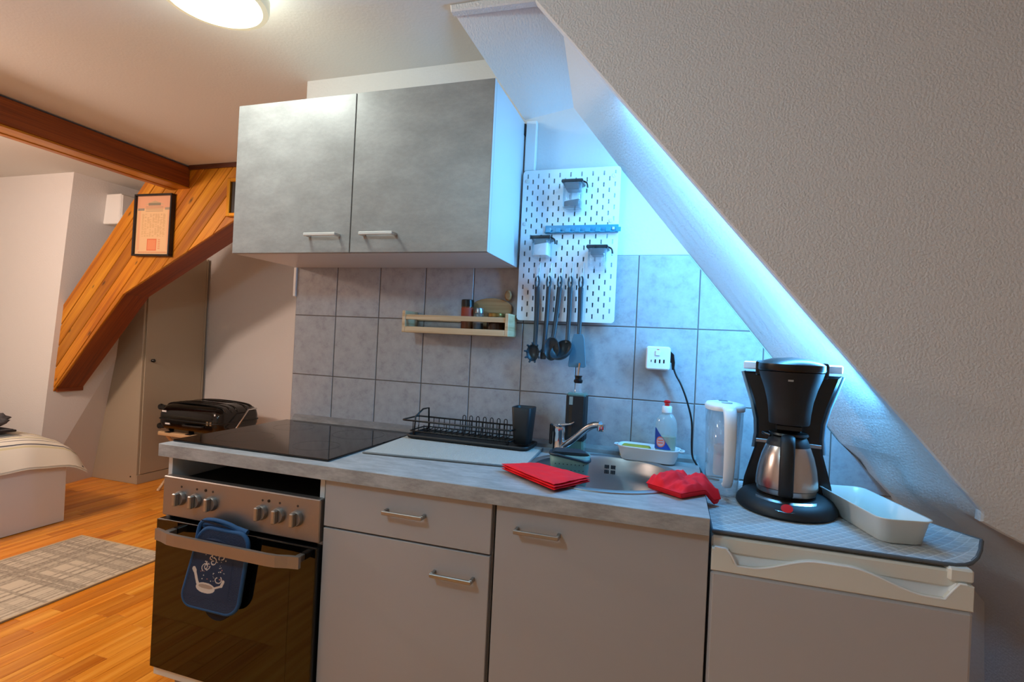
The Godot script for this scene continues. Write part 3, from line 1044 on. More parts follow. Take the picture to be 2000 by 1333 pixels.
func kitchen_units() -> void:
	var s: SurfaceTool
	# wall cupboard
	var o := thing("wall_cupboard", "white wall cupboard with two grey concrete look doors above the tiles", "cupboard", Vector3(-0.1265, 1.513, 0.004))
	var hw := 0.4845
	s = ns()
	bx(s, Vector3(-hw, 0, 0), Vector3(-hw + 0.016, 0.527, 0.313), 0.0008)
	bx(s, Vector3(hw - 0.016, 0, 0), Vector3(hw, 0.527, 0.313), 0.0008)
	bx(s, Vector3(-hw + 0.016, 0.511, 0), Vector3(hw - 0.016, 0.527, 0.313), 0.0008)
	bx(s, Vector3(-hw + 0.016, 0.0, 0), Vector3(hw - 0.016, 0.016, 0.313), 0.0008)
	bx(s, Vector3(-hw + 0.016, 0.016, 0.0), Vector3(hw - 0.016, 0.511, 0.004))
	bx(s, Vector3(-hw + 0.016, 0.26, 0.004), Vector3(hw - 0.016, 0.276, 0.29))
	put("body", s, M.white, o)
	for k in [[-hw, 0.0005], [0.0035, hw]]:
		var dr := put("door", box(Vector3(k[0], 0.0, 0.3175), Vector3(k[1], 0.527, 0.334), 0.0012), M.concrete, o)
		if k[0] < -0.1:
			pull_bar(dr, -0.160, -0.036, 0.052, 0.334, 0.010, M.pull_white, 0.03)
		else:
			pull_bar(dr, 0.052, 0.175, 0.052, 0.334, 0.010, M.pull_white, 0.03)
	put("edge_band", box(Vector3(hw - 0.0002, 0.0, 0.3175), Vector3(hw + 0.0008, 0.527, 0.3335)), M.white, o)
	put("bracket", box(Vector3(hw, 0.48, -0.004), Vector3(hw + 0.006, 0.522, 0.012), 0.001), M.black, o)
	# worktop with its round cut-out
	o = thing("worktop", "grey concrete look worktop with a round cut-out for the sink", "worktop", Vector3(0.2075, 0.842, 0.3))
	var xc := 0.73
	var zc := 0.28
	var rc := 0.214
	var XT := Transform3D(Basis(Vector3.RIGHT, Vector3.FORWARD, Vector3.UP), Vector3(-0.2075, 0.0, -0.3))
	for half in 2:
		var p := PackedVector2Array()
		if half == 0:
			p.append_array([Vector2(xc, 0.0), Vector2(-0.587, 0.0), Vector2(-0.587, -0.598), Vector2(xc, -0.598)])
			for i in 25:
				var a := -PI / 2 - PI * i / 24
				p.append(Vector2(xc + rc * cos(a), -zc + rc * sin(a)))
		else:
			p.append_array([Vector2(xc, -0.598), Vector2(1.002, -0.598), Vector2(1.002, 0.0), Vector2(xc, 0.0)])
			for i in 25:
				var a := PI / 2 - PI * i / 24
				p.append(Vector2(xc + rc * cos(a), -zc + rc * sin(a)))
		s = ns()
		prism(s, p, 0.0, 0.038, 0.0, XT)
		put("slab", s, M.worktop, o)
	put("front_edge", box(Vector3(-0.587 - 0.2075, 0.0, 0.298), Vector3(1.002 - 0.2075, 0.0378, 0.3), 0.0006), M.worktop, o)
	o = thing("upstand_strip", "slim grey strip sealing the worktop against the tiles", "strip", Vector3(0.2075, 0.88, 0.0))
	s = ns()
	prism(s, pol([0.0005, 0, 0.022, 0, 0.018, 0.012, 0.006, 0.024, 0.0005, 0.024]), -0.787, 0.79, 0.0, Transform3D(Basis(Vector3.BACK, Vector3.UP, Vector3.LEFT), Vector3.ZERO))
	put("profile", s, M.worktop_edge, o)
	# cooker
	o = thing("cooker", "built-in electric oven with steel control panel and black glass door", "oven", Vector3(-0.285, 0, 0.3))
	s = ns()
	bx(s, Vector3(-0.296, 0.19, -0.28), Vector3(-0.28, 0.842, 0.268), 0.001)
	put("side_board", s, M.white, o)
	put("side_board", box(Vector3(0.265, 0.19, -0.28), Vector3(0.281, 0.842, 0.268), 0.001), M.white, o)
	s = ns()
	bx(s, Vector3(-0.28, 0.19, -0.28), Vector3(0.265, 0.206, 0.262))
	bx(s, Vector3(-0.28, 0.206, -0.28), Vector3(0.265, 0.842, -0.27))
	put("carcass", s, M.dark_inside, o)
	put("oven_body", box(Vector3(-0.272, 0.21, -0.25), Vector3(0.258, 0.765, 0.262), 0.002), M.dark_inside, o)
	var pn := put("control_panel", box(Vector3(-0.285, 0.662, 0.264), Vector3(0.286, 0.782, 0.291), 0.0025), M.steel_panel, o)
	var kx := [-0.213, -0.153, -0.092, 0.090, 0.150, 0.211]
	for i in 6:
		s = ns()
		var K := Transform3D(Basis(Vector3.RIGHT, Vector3.BACK, Vector3.DOWN), Vector3(kx[i], 0.722, 0.291))
		lathe(s, [0.0, 0.0, 0.0215, 0.0, 0.0215, 0.006, 0.019, 0.012, 0.0, 0.012], 28, K)
		var kn := put("knob", s, M.steel_panel, pn)
		put("grip", box(Vector3(kx[i] - 0.0065, 0.722 - 0.019, 0.302), Vector3(kx[i] + 0.0065, 0.722 + 0.019, 0.318), 0.0025), M.pull, kn)
		s = ns()
		lathe(s, [0.0, 0.0, 0.0035, 0.0, 0.0035, 0.0006, 0.0, 0.0006], 10, Transform3D(Basis(Vector3.RIGHT, Vector3.BACK, Vector3.DOWN), Vector3(kx[i] + 0.001, 0.756, 0.291)))
		put("dial_mark", s, mat(Color(0.2, 0.17, 0.16), 0.5), pn)
	for x in [-0.118, 0.113]:
		s = ns()
		lathe(s, [0.0, 0.0, 0.0045, 0.0, 0.004, 0.002, 0.0, 0.0025], 12, Transform3D(Basis(Vector3.RIGHT, Vector3.BACK, Vector3.DOWN), Vector3(x, 0.757, 0.291)))
		put("pilot_lamp", s, M.black, pn)
	var od := put("oven_door", box(Vector3(-0.291, 0.201, 0.268), Vector3(0.286, 0.652, 0.298), 0.002), M.black, o)
	put("glass_front", box(Vector3(-0.291, 0.201, 0.298), Vector3(0.286, 0.652, 0.302), 0.0012), M.glass_black, od)
	put("window", box(Vector3(-0.235, 0.27, 0.302), Vector3(0.205, 0.585, 0.3024)), mat(Color(0.035, 0.026, 0.018), 0.04), od)
	s = ns()
	var hr := []
	for i in 17:
		var t := i / 16.0
		var x := lerpf(-0.245, 0.265, t)
		var e := minf(t, 1 - t)
		var z := 0.338 + 0.018 * smoothstep(0.0, 0.16, e)
		hr.append([Vector3(x, 0.609, z + 0.006), Vector3(x, 0.609, z - 0.004), Vector3(x, 0.641, z - 0.004), Vector3(x, 0.641, z + 0.006)])
	loft(s, hr, true, false, -1)
	put("handle", s, M.steel_panel, od)
	for x in [-0.225, 0.236]:
		put("handle_post", box(Vector3(x, 0.616, 0.302), Vector3(x + 0.018, 0.634, 0.338), 0.002), M.steel_panel, od)
	put("lower_trim", box(Vector3(-0.288, 0.172, 0.255), Vector3(0.286, 0.198, 0.292), 0.002), M.cream_plastic, o)
	put("plinth", box(Vector3(-0.255, 0.0, -0.25), Vector3(0.281, 0.172, 0.245), 0.002), M.worktop_edge, o)
	# hob
	o = thing("ceramic_hob", "flat black ceramic hob set into the left end of the worktop", "hob", Vector3(-0.295, 0.88, 0.305))
	put("glass", box(Vector3(-0.287, 0.0005, -0.255), Vector3(0.290, 0.007, 0.252), 0.002), M.glass_black, o)
	for e in [[-0.14, 0.11, 0.09], [0.14, 0.11, 0.072], [-0.14, -0.12, 0.072], [0.14, -0.12, 0.09]]:
		s = ns()
		lathe(s, [e[2] - 0.0015, 0.0072, e[2], 0.0072], 40, Transform3D(Basis.IDENTITY, Vector3(e[0], 0, e[1])))
		put("zone_ring", s, mat(Color(0.09, 0.09, 0.09), 0.2), o)
	# base cupboards
	o = thing("drawer_unit", "white base cupboard with a drawer above a door, right of the oven", "cupboard", Vector3(0.251, 0, 0.3))
	s = ns()
	bx(s, Vector3(-0.247, 0.1, -0.29), Vector3(0.247, 0.8415, 0.262))
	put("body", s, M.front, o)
	put("plinth", box(Vector3(-0.247, 0.0, -0.28), Vector3(0.247, 0.1, 0.21)), M.worktop_edge, o)
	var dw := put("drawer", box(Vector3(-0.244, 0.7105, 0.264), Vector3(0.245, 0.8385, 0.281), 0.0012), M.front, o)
	pull_bar(dw, -0.051, 0.066, 0.776, 0.281, 0.010, M.pull)
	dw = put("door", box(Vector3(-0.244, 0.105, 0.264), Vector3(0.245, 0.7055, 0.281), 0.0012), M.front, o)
	pull_bar(dw, 0.094, 0.208, 0.638, 0.281, 0.010, M.pull)
	o = thing("sink_unit", "white base cupboard with a single door below the sink", "cupboard", Vector3(0.7545, 0, 0.3))
	s = ns()
	bx(s, Vector3(-0.2505, 0.1, -0.29), Vector3(-0.2345, 0.8415, 0.262), 0.0008)
	bx(s, Vector3(0.2325, 0.1, -0.29), Vector3(0.2485, 0.8415, 0.262), 0.0008)
	bx(s, Vector3(-0.2345, 0.1, -0.29), Vector3(0.2325, 0.116, 0.262))
	bx(s, Vector3(-0.2345, 0.116, -0.29), Vector3(0.2325, 0.8415, -0.286))
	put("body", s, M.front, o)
	put("plinth", box(Vector3(-0.2505, 0.0, -0.28), Vector3(0.2485, 0.1, 0.21)), M.worktop_edge, o)
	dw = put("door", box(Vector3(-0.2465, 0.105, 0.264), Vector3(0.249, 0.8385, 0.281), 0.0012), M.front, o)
	pull_bar(dw, -0.194, -0.082, 0.781, 0.281, 0.010, M.pull)
	oven_gloves()

func oven_gloves() -> void:
	var blue := bump(mat(Color(0.13, 0.19, 0.30), 0.9), noise(21, 0.08, 2), 256, 3.0, 9.0)
	var edge := mat(Color(0.12, 0.30, 0.48), 0.85)
	var o := thing("pot_holder", "blue quilted pot holder with a white pan print on the oven handle", "pot holder", Vector3(-0.338, 0.43, 0.622))
	var s := ns()
	var pl := PackedVector2Array()
	for p in rrect(-0.104, 0.0, 0.104, 0.235, 0.042, 6):
		pl.append(Vector2(p.x * (1.0 - 0.16 * p.y / 0.235) + 0.05 * p.y / 0.235, p.y))
	prism(s, pl, -0.007, 0.007, 0.003)
	put("pad", s, blue, o)
	s = ns()
	var ring := []
	for p in pl:
		ring.append(Vector3(p.x, p.y, 0.002))
	tube(s, ring, 0.0062, 8, true)
	put("piping", s, edge, o)
	# printed pan with swirls, on the front of the pad
	var im := Image.create(128, 160, false, Image.FORMAT_RGBA8)
	im.fill(Color(0.13, 0.19, 0.30))
	var wcol := Color(0.82, 0.78, 0.74)
	dot_on(im, Vector2(58, 132), 29, 15, wcol)
	dot_on(im, Vector2(58, 128), 22, 6, Color(0.66, 0.58, 0.52))
	line_on(im, Vector2(34, 124), Vector2(12, 90), 4.5, wcol)
	line_on(im, Vector2(12, 90), Vector2(6, 84), 6.0, wcol)
	line_on(im, Vector2(84, 128), Vector2(104, 118), 3.0, wcol)
	line_on(im, Vector2(104, 118), Vector2(108, 104), 4.0, wcol)
	var rng := RandomNumberGenerator.new()
	rng.seed = 6
	for k in 7:
		var c := Vector2(rng.randf_range(44, 96), rng.randf_range(18, 104))
		var r := rng.randf_range(6, 13)
		var a0 := rng.randf() * TAU
		for i in 40:
			var a := a0 + i * 0.13
			dot_on(im, c + Vector2(cos(a), sin(a)) * r * (1.0 - i * 0.012), 1.5, 1.5, wcol)
	for k in 70:
		var c := Vector2(rng.randf_range(34, 108), rng.randf_range(8, 112))
		dot_on(im, c, rng.randf_range(0.8, 2.6), rng.randf_range(0.8, 2.2), wcol if rng.randf() < 0.85 else Color(0.72, 0.45, 0.4))
	var m := mat(Color.WHITE, 0.9)
	m.albedo_texture = ImageTexture.create_from_image(im)
	s = ns()
	quad_uv(s, Vector3(-0.082, 0.035, 0.0075), Vector3(0.072, 0.035, 0.0075), Vector3(0.092, 0.20, 0.0075), Vector3(-0.034, 0.20, 0.0075))
	put("printed_panel", s, m, o)
	# thumb flap above the bar
	s = ns()
	var top := []
	for i in 9:
		var t := i / 8.0
		var z := -0.004 - 0.012 * sin(t * PI)
		top.append(smooth_path([Vector3(-0.05 + 0.01 * t, 0.20 + 0.055 * t, z + 0.008), Vector3(0.03, 0.205 + 0.05 * t, z + 0.014), Vector3(0.115 - 0.012 * t, 0.19 + 0.045 * t, z + 0.004)], 6))
	sheet(s, top)
	put("folded_top", s, blue, o)
	s = ns()
	tube(s, smooth_path([Vector3(-0.052, 0.19, 0.004), Vector3(-0.042, 0.246, -0.004), Vector3(0.03, 0.258, 0.0), Vector3(0.1, 0.236, -0.004), Vector3(0.118, 0.185, 0.003)], 6), 0.006, 8)
	put("top_piping", s, edge, o)
	o = thing("oven_glove", "dark blue oven glove hanging behind the pot holder", "oven glove", Vector3(-0.325, 0.395, 0.606))
	s = ns()
	prism(s, rrect(-0.044, 0.0, 0.052, 0.262, 0.044, 6), -0.003, 0.007, 0.003)
	put("palm", s, mat(Color(0.06, 0.075, 0.14), 0.9), o)
	s = ns()
	tube(s, smooth_path([Vector3(-0.05, 0.262, 0.002), Vector3(-0.045, 0.277, 0.008), Vector3(0.03, 0.283, 0.012), Vector3(0.105, 0.272, 0.008)], 5), 0.0075, 8)
	put("cuff", s, edge, o)

# ------------------------------------------------------------------ things on the wall
func wall_things() -> void:
	var s: SurfaceTool
	# peg board
	var o := thing("peg_board", "white slotted peg board hanging right of the wall cupboard", "peg board", Vector3(0.54, 1.324, 0.024))
	s = ns()
	var nx := 17
	var ny := 26
	var cw := 0.0193
	var chh := 0.0197
	var w := 0.3445
	var h := 0.534
	var ox := -nx * cw / 2
	var oy := (h - ny * chh) / 2
	var z1 := 0.005
	var sw := 0.0026
	var sh := 0.0078
	for i in nx:
		for j in ny:
			var x0 := ox + i * cw
			var y0 := oy + j * chh
			var a := [Vector3(x0, y0, z1), Vector3(x0 + cw, y0, z1), Vector3(x0 + cw, y0 + chh, z1), Vector3(x0, y0 + chh, z1)]
			if (i + j) % 2 == 0:
				q4(s, a[0], a[1], a[2], a[3])
				q4(s, a[3] - Vector3(0, 0, z1), a[2] - Vector3(0, 0, z1), a[1] - Vector3(0, 0, z1), a[0] - Vector3(0, 0, z1))
			else:
				var cx := x0 + cw / 2
				var cy := y0 + chh / 2
				var b := [Vector3(cx - sw, cy - sh, z1), Vector3(cx + sw, cy - sh, z1), Vector3(cx + sw, cy + sh, z1), Vector3(cx - sw, cy + sh, z1)]
				for k in 4:
					var l := (k + 1) % 4
					q4(s, a[k], a[l], b[l], b[k])
					var dz := Vector3(0, 0, z1)
					q4(s, b[k], b[l], b[l] - dz, b[k] - dz)
					q4(s, b[k] - dz, b[l] - dz, a[l] - dz, a[k] - dz)
	# border with rounded corners
	var inn := [Vector2(ox, oy), Vector2(-ox, oy), Vector2(-ox, h - oy), Vector2(ox, h - oy)]
	var out := rrect(-w / 2, 0, w / 2, h, 0.012, 5)
	var order := [1, 2, 3, 0]
	for c in 4:
		var ic: Vector2 = inn[order[c]]
		for k in 5:
			var p := out[c * 6 + k]
			var q := out[c * 6 + k + 1]
			t3(s, Vector3(ic.x, ic.y, z1), Vector3(p.x, p.y, z1), Vector3(q.x, q.y, z1))
		var p2 := out[c * 6 + 5]
		var q2 := out[((c + 1) % 4) * 6]
		var ic2: Vector2 = inn[order[(c + 1) % 4]]
		q4(s, Vector3(ic.x, ic.y, z1), Vector3(p2.x, p2.y, z1), Vector3(q2.x, q2.y, z1), Vector3(ic2.x, ic2.y, z1))
	for k in out.size():
		var p := out[k]
		var q := out[(k + 1) % out.size()]
		q4(s, Vector3(p.x, p.y, 0), Vector3(q.x, q.y, 0), Vector3(q.x, q.y, z1), Vector3(p.x, p.y, z1))
	put("panel", s, M.white_plastic, o)
	for e in [[-0.155, 0.497], [0.15, 0.503], [-0.157, 0.345], [0.147, 0.349]]:
		s = ns()
		lathe(s, [0.0, -0.024, 0.006, -0.024, 0.006, -0.001, 0.0075, z1, 0.0075, z1 + 0.002, 0.003, z1 + 0.003, 0.0, z1 + 0.0015], 14, Transform3D(Basis(Vector3.RIGHT, Vector3.BACK, Vector3.DOWN), Vector3(e[0], e[1], 0)))
		put("fixing_screw", s, M.cream_plastic, o)
	# lidded pots on the board
	pot(Vector3(0.558, 1.705, 0.03), 0.074, 0.098, "clear pot with black hinged lid at the top of the peg board", 0.28, M.black_matte)
	pot(Vector3(0.457, 1.540, 0.03), 0.072, 0.074, "clear pot filled with white powder left on the peg board", 0.62, M.white_plastic)
	pot(Vector3(0.652, 1.502, 0.03), 0.072, 0.078, "clear empty pot with black lid right on the peg board", 0.0, M.white_plastic)
	# blue rail
	o = thing("hanging_rail", "blue toothed plastic rail clipped across the peg board", "rail", Vector3(0.586, 1.631, 0.0295))
	s = ns()
	bx(s, Vector3(-0.127, 0.0, 0.0), Vector3(0.127, 0.028, 0.005), 0.0012)
	bx(s, Vector3(-0.127, 0.0, 0.005), Vector3(0.127, 0.004, 0.017), 0.001)
	put("bar", s, M.blue_rail, o)
	for i in 8:
		put("tooth", box(Vector3(-0.122 + i * 0.0345, 0.001, 0.016), Vector3(-0.105 + i * 0.0345, 0.016, 0.019), 0.001), M.blue_rail, o)
	for x in [-0.11, 0.11]:
		put("clip", box(Vector3(x - 0.004, 0.009, 0.005), Vector3(x + 0.004, 0.019, 0.008), 0.001), M.white_plastic, o)
	# utensils on hooks
	var ux := [0.443, 0.484, 0.523, 0.560, 0.597]
	var ul := ["white wire hook holding the pasta server", "white wire hook holding the tongs", "white wire hook holding the solid spoon", "white wire hook holding the ladle", "white wire hook holding the spatula"]
	for i in 5:
		o = thing("wire_hook", ul[i], "hook", Vector3(ux[i], 1.478, 0.03), 0.0, "hooks on the peg board")
		s = ns()
		tube(s, smooth_path([Vector3(0.004, 0.05, -0.004), Vector3(0.004, 0.045, 0.005), Vector3(0.003, 0.02, 0.006), Vector3(0.002, -0.006, 0.007), Vector3(0.001, -0.018, 0.016), Vector3(0.0, -0.006, 0.024), Vector3(-0.001, 0.006, 0.025)], 4), 0.0016, 6)
		put("wire", s, M.white_plastic, o)
	utensils(ux)
	spice_rack()
	socket()

func pot(at: Vector3, w: float, h: float, label: String, fill: float, fm: Material) -> void:
	var o := thing("lidded_pot", label, "pot", at, 0.0, "lidded pots on the peg board")
	var d := 0.062
	var s := ns()
	var ro := []
	for e in [[0.0, 0.003], [0.004, 0.0], [h - 0.012, -0.002], [h - 0.012, -0.0005], [0.006, 0.002]]:
		var ring := []
		for p in rrect(-w / 2 + 0.006 + e[1], 0.002 + e[1], w / 2 - 0.006 - e[1], d - e[1], 0.010, 3):
			ring.append(Vector3(p.x, e[0], d - p.y))
		ro.append(ring)
	loft(s, ro)
	put("clear_cup", s, M.clear, o)
	if fill > 0:
		s = ns()
		var fr := []
		for y in [0.007, h * fill]:
			var ring := []
			for p in rrect(-w / 2 + 0.010, 0.007, w / 2 - 0.010, d - 0.005, 0.008, 3):
				ring.append(Vector3(p.x, y + (0.012 * (p.x / w) if y > 0.01 else 0.0), d - p.y))
			fr.append(ring)
		loft(s, fr, true, false, -1)
		put("contents", s, fm, o)
	put("lid", box(Vector3(-w / 2, h - 0.012, 0.0), Vector3(w / 2, h, d), 0.003), M.clear_dark, o)
	put("funnel", box(Vector3(-w / 2 + 0.014, h - 0.034, 0.01), Vector3(w / 2 - 0.012, h - 0.012, d - 0.008), 0.003), M.black, o)
	s = ns()
	tube(s, smooth_path([Vector3(w / 2 - 0.006, h - 0.004, 0.045), Vector3(w / 2 + 0.010, h - 0.012, 0.045), Vector3(w / 2 + 0.014, h - 0.028, 0.045)], 4), 0.003, 6)
	put("catch", s, M.black, o)
	put("clip", box(Vector3(-0.01, h * 0.4, -0.006), Vector3(0.01, h * 0.8, 0.003)), M.white_plastic, o)

func utensils(ux: Array) -> void:
	var labels := ["dark nylon pasta server, leftmost hanging on the peg board", "dark nylon tongs hanging beside the pasta server", "dark nylon solid spoon hanging in the middle", "dark nylon ladle hanging beside the spatula", "dark nylon spatula, rightmost hanging on the peg board"]
	var names := ["pasta_server", "tongs", "serving_spoon", "ladle", "spatula"]
	var ends := [Vector3(0.447, 1.235, 0.054), Vector3(0.478, 1.212, 0.05), Vector3(0.510, 1.26, 0.054), Vector3(0.560, 1.25, 0.054), Vector3(0.599, 1.278, 0.054)]
	for i in 5:
		var o := thing(names[i], labels[i], "utensil", Vector3(ux[i], 1.445, 0.047), 0.0, "utensils on the peg board")
		var e: Vector3 = ends[i] - o.position
		# loop head of the handle
		var s := ns()
		var lp := []
		for k in 14:
			var a := TAU * k / 14
			lp.append(Vector3(0.0068 * cos(a), 0.014 + 0.020 * sin(a), 0))
		tube(s, lp, 0.0034, 6, true)
		put("hanging_loop", s, M.nylon, o)
		s = ns()
		var pts := []
		var rr := []
		for k in 9:
			var t := k / 8.0
			pts.append(Vector3(0, -0.004, 0).lerp(e, t) + Vector3(0, 0, -0.006 * sin(t * PI)))
			rr.append(lerpf(0.0092, 0.0075, t) if i != 1 else 0.008)
		tube(s, pts, rr, 10, false, 0.6)
		put("handle", s, M.nylon, o)
		s = ns()
		match i:
			0:
				lathe(s, [0.0, -0.002, 0.012, 0.0, 0.022, 0.007, 0.026, 0.016, 0.024, 0.016, 0.02, 0.009, 0.011, 0.003, 0.0, 0.001], 18, Transform3D(Basis(Vector3.RIGHT, Vector3.BACK, Vector3.DOWN) , e + Vector3(-0.002, -0.024, 0.002)), 0.9, 1.15)
				put("bowl", s, M.nylon, o)
				for k in 9:
					var a := TAU * k / 9 + 0.2
					var c := e + Vector3(-0.002, -0.024, 0.002)
					s = ns()
					tube(s, [c + Vector3(0.021 * cos(a), 0.026 * sin(a), 0.012), c + Vector3(0.028 * cos(a), 0.034 * sin(a), 0.022), c + Vector3(0.027 * cos(a), 0.033 * sin(a), 0.03)], [0.004, 0.0036, 0.002], 6)
					put("prong", s, M.nylon, o)
			1:
				bx(s, e + Vector3(-0.011, -0.022, -0.003), e + Vector3(0.009, 0.012, 0.003), 0.002)
				put("jaw", s, M.nylon, o)
				s = ns()
				var p2 := []
				for k in 9:
					var t := k / 8.0
					p2.append(Vector3(0.004, -0.004, 0.012).lerp(e + Vector3(0.005, 0, 0.012), t))
				tube(s, p2, 0.0045, 8, false, 0.7)
				put("second_arm", s, mat(Color(0.2, 0.26, 0.3), 0.35), o)
			2:
				lathe(s, [0.0, -0.008, 0.014, -0.0065, 0.024, -0.001, 0.029, 0.006, 0.027, 0.007, 0.022, 0.001, 0.013, -0.004, 0.0, -0.0055], 26, Transform3D(Basis(Vector3(1, 0, 0), Vector3.BACK, Vector3.DOWN), e + Vector3(-0.001, -0.032, 0.004)), 0.95, 1.42)
				put("spoon_bowl", s, M.nylon, o)
			3:
				var pr := []
				for k in 9:
					var a := PI / 2 * k / 8
					pr.append_array([0.042 * sin(a), -0.030 * cos(a)])
				pr.append_array([0.040, 0.0])
				for k in 8:
					var a := PI / 2 * (7 - k) / 8
					pr.append_array([0.039 * sin(a), -0.028 * cos(a)])
				lathe(s, pr, 26, Transform3D(Basis(Vector3.BACK, 0.55) * Basis(Vector3.RIGHT, 0.75), e + Vector3(-0.016, -0.022, 0.026)))
				put("ladle_bowl", s, M.nylon, o)
			4:
				prism(s, pol([-0.016, 0.004, 0.014, 0.004, 0.020, -0.012, 0.031, -0.104, 0.026, -0.109, -0.027, -0.109, -0.030, -0.104, -0.021, -0.012]), -0.0015, 0.0015, 0.0008, Transform3D(Basis(Vector3.RIGHT, -0.08), e + Vector3(0.0, 0.0, 0.003)))
				put("blade", s, mat(Color(0.27, 0.42, 0.48), 0.42), o)

func spice_rack() -> void:
	var o := thing("spice_rack", "pale wooden spice rack screwed to the grey tiles", "rack", Vector3(0.155, 1.262, 0.0))
	var hw := 0.206
	put("bottom_board", box(Vector3(-hw + 0.012, 0.0, 0.001), Vector3(hw - 0.012, 0.010, 0.088), 0.001), M.pale_wood, o)
	for x in [-hw, hw - 0.013]:
		put("end_board", box(Vector3(x, 0.0, 0.001), Vector3(x + 0.013, 0.080, 0.1), 0.0015), M.pale_wood, o)
	put("front_rail", box(Vector3(-hw + 0.013, 0.048, 0.088), Vector3(hw - 0.013, 0.066, 0.098), 0.0012), M.pale_wood, o)
	put("front_lip", box(Vector3(-hw + 0.013, 0.0, 0.088), Vector3(hw - 0.013, 0.022, 0.1), 0.0012), M.pale_wood, o)
	put("back_rail", box(Vector3(-hw + 0.013, 0.048, 0.0005), Vector3(hw - 0.013, 0.066, 0.009), 0.001), M.pale_wood, o)
	var y := 1.2725
	# jars
	var j := thing("spice_jar", "tall spice jar with black cap and orange contents in the rack", "jar", Vector3(0.186, y, 0.05), 0.0, "jars in the spice rack")
	var s := ns()
	lathe(s, [0.0, 0.0, 0.021, 0.0, 0.022, 0.003, 0.022, 0.092, 0.0, 0.092], 24)
	put("glass", s, mat(Color(0.45, 0.22, 0.1), 0.15), j)
	s = ns()
	lathe(s, [0.0225, 0.048, 0.0225, 0.088], 24)
	put("paper_label", s, mat(Color(0.62, 0.22, 0.12), 0.6), j)
	s = ns()
	lathe(s, [0.0, 0.092, 0.023, 0.092, 0.023, 0.116, 0.021, 0.118, 0.0, 0.118], 24)
	put("cap", s, M.black, j)
	j = thing("spice_jar", "small clear spice jar with dark contents and steel cap", "jar", Vector3(0.231, y, 0.05), 0.0, "jars in the spice rack")
	s = ns()
	lathe(s, [0.0, 0.0, 0.018, 0.0, 0.019, 0.003, 0.019, 0.062, 0.016, 0.070, 0.0, 0.070], 22)
	put("glass", s, M.clear, j)
	s = ns()
	lathe(s, [0.0, 0.004, 0.0165, 0.004, 0.0165, 0.034, 0.0, 0.034], 20)
	put("contents", s, M.black_matte, j)
	s = ns()
	lathe(s, [0.0, 0.070, 0.017, 0.070, 0.017, 0.086, 0.015, 0.089, 0.0, 0.089], 22)
	put("cap", s, M.pull, j)
	j = thing("spice_jar", "squat brown jar with a gold lid at the right of the rack", "jar", Vector3(0.297, y, 0.047), 0.0, "jars in the spice rack")
	s = ns()
	lathe(s, [0.0, 0.0, 0.031, 0.0, 0.034, 0.004, 0.034, 0.05, 0.031, 0.058, 0.0, 0.058], 24)
	put("glass", s, mat(Color(0.2, 0.11, 0.05), 0.12), j)
	s = ns()
	lathe(s, [0.0, 0.058, 0.032, 0.058, 0.032, 0.070, 0.030, 0.072, 0.0, 0.072], 24)
	put("lid", s, mat(Color(0.6, 0.47, 0.25), 0.3, 0.8), j)
	# wooden board behind the jars
	j = thing("wooden_board", "round topped wooden board standing behind the jars", "board", Vector3(0.266, y, 0.010))
	s = ns()
	var p := PackedVector2Array()
	p.append(Vector2(-0.07, 0.0))
	p.append(Vector2(0.065, 0.0))
	for i in 13:
		var a := -0.1 + (PI + 0.2) * i / 12
		p.append(Vector2(0.078 * cos(a), 0.095 + 0.034 * sin(a)))
	prism(s, p, 0.0, 0.007, 0.002)
	put("panel", s, M.tan_wood, j)
	j = thing("wall_hook", "small round wooden wall hook on the tile by the peg board", "hook", Vector3(0.329, 1.412, 0.0))
	s = ns()
	lathe(s, [0.0, 0.0, 0.007, 0.0, 0.007, 0.008, 0.015, 0.012, 0.017, 0.018, 0.012, 0.024, 0.0, 0.025], 20, Transform3D(Basis(Vector3.RIGHT, Vector3.BACK, Vector3.DOWN), Vector3.ZERO), 0.8, 1.15)
	put("turned_head", s, M.tan_wood, j)

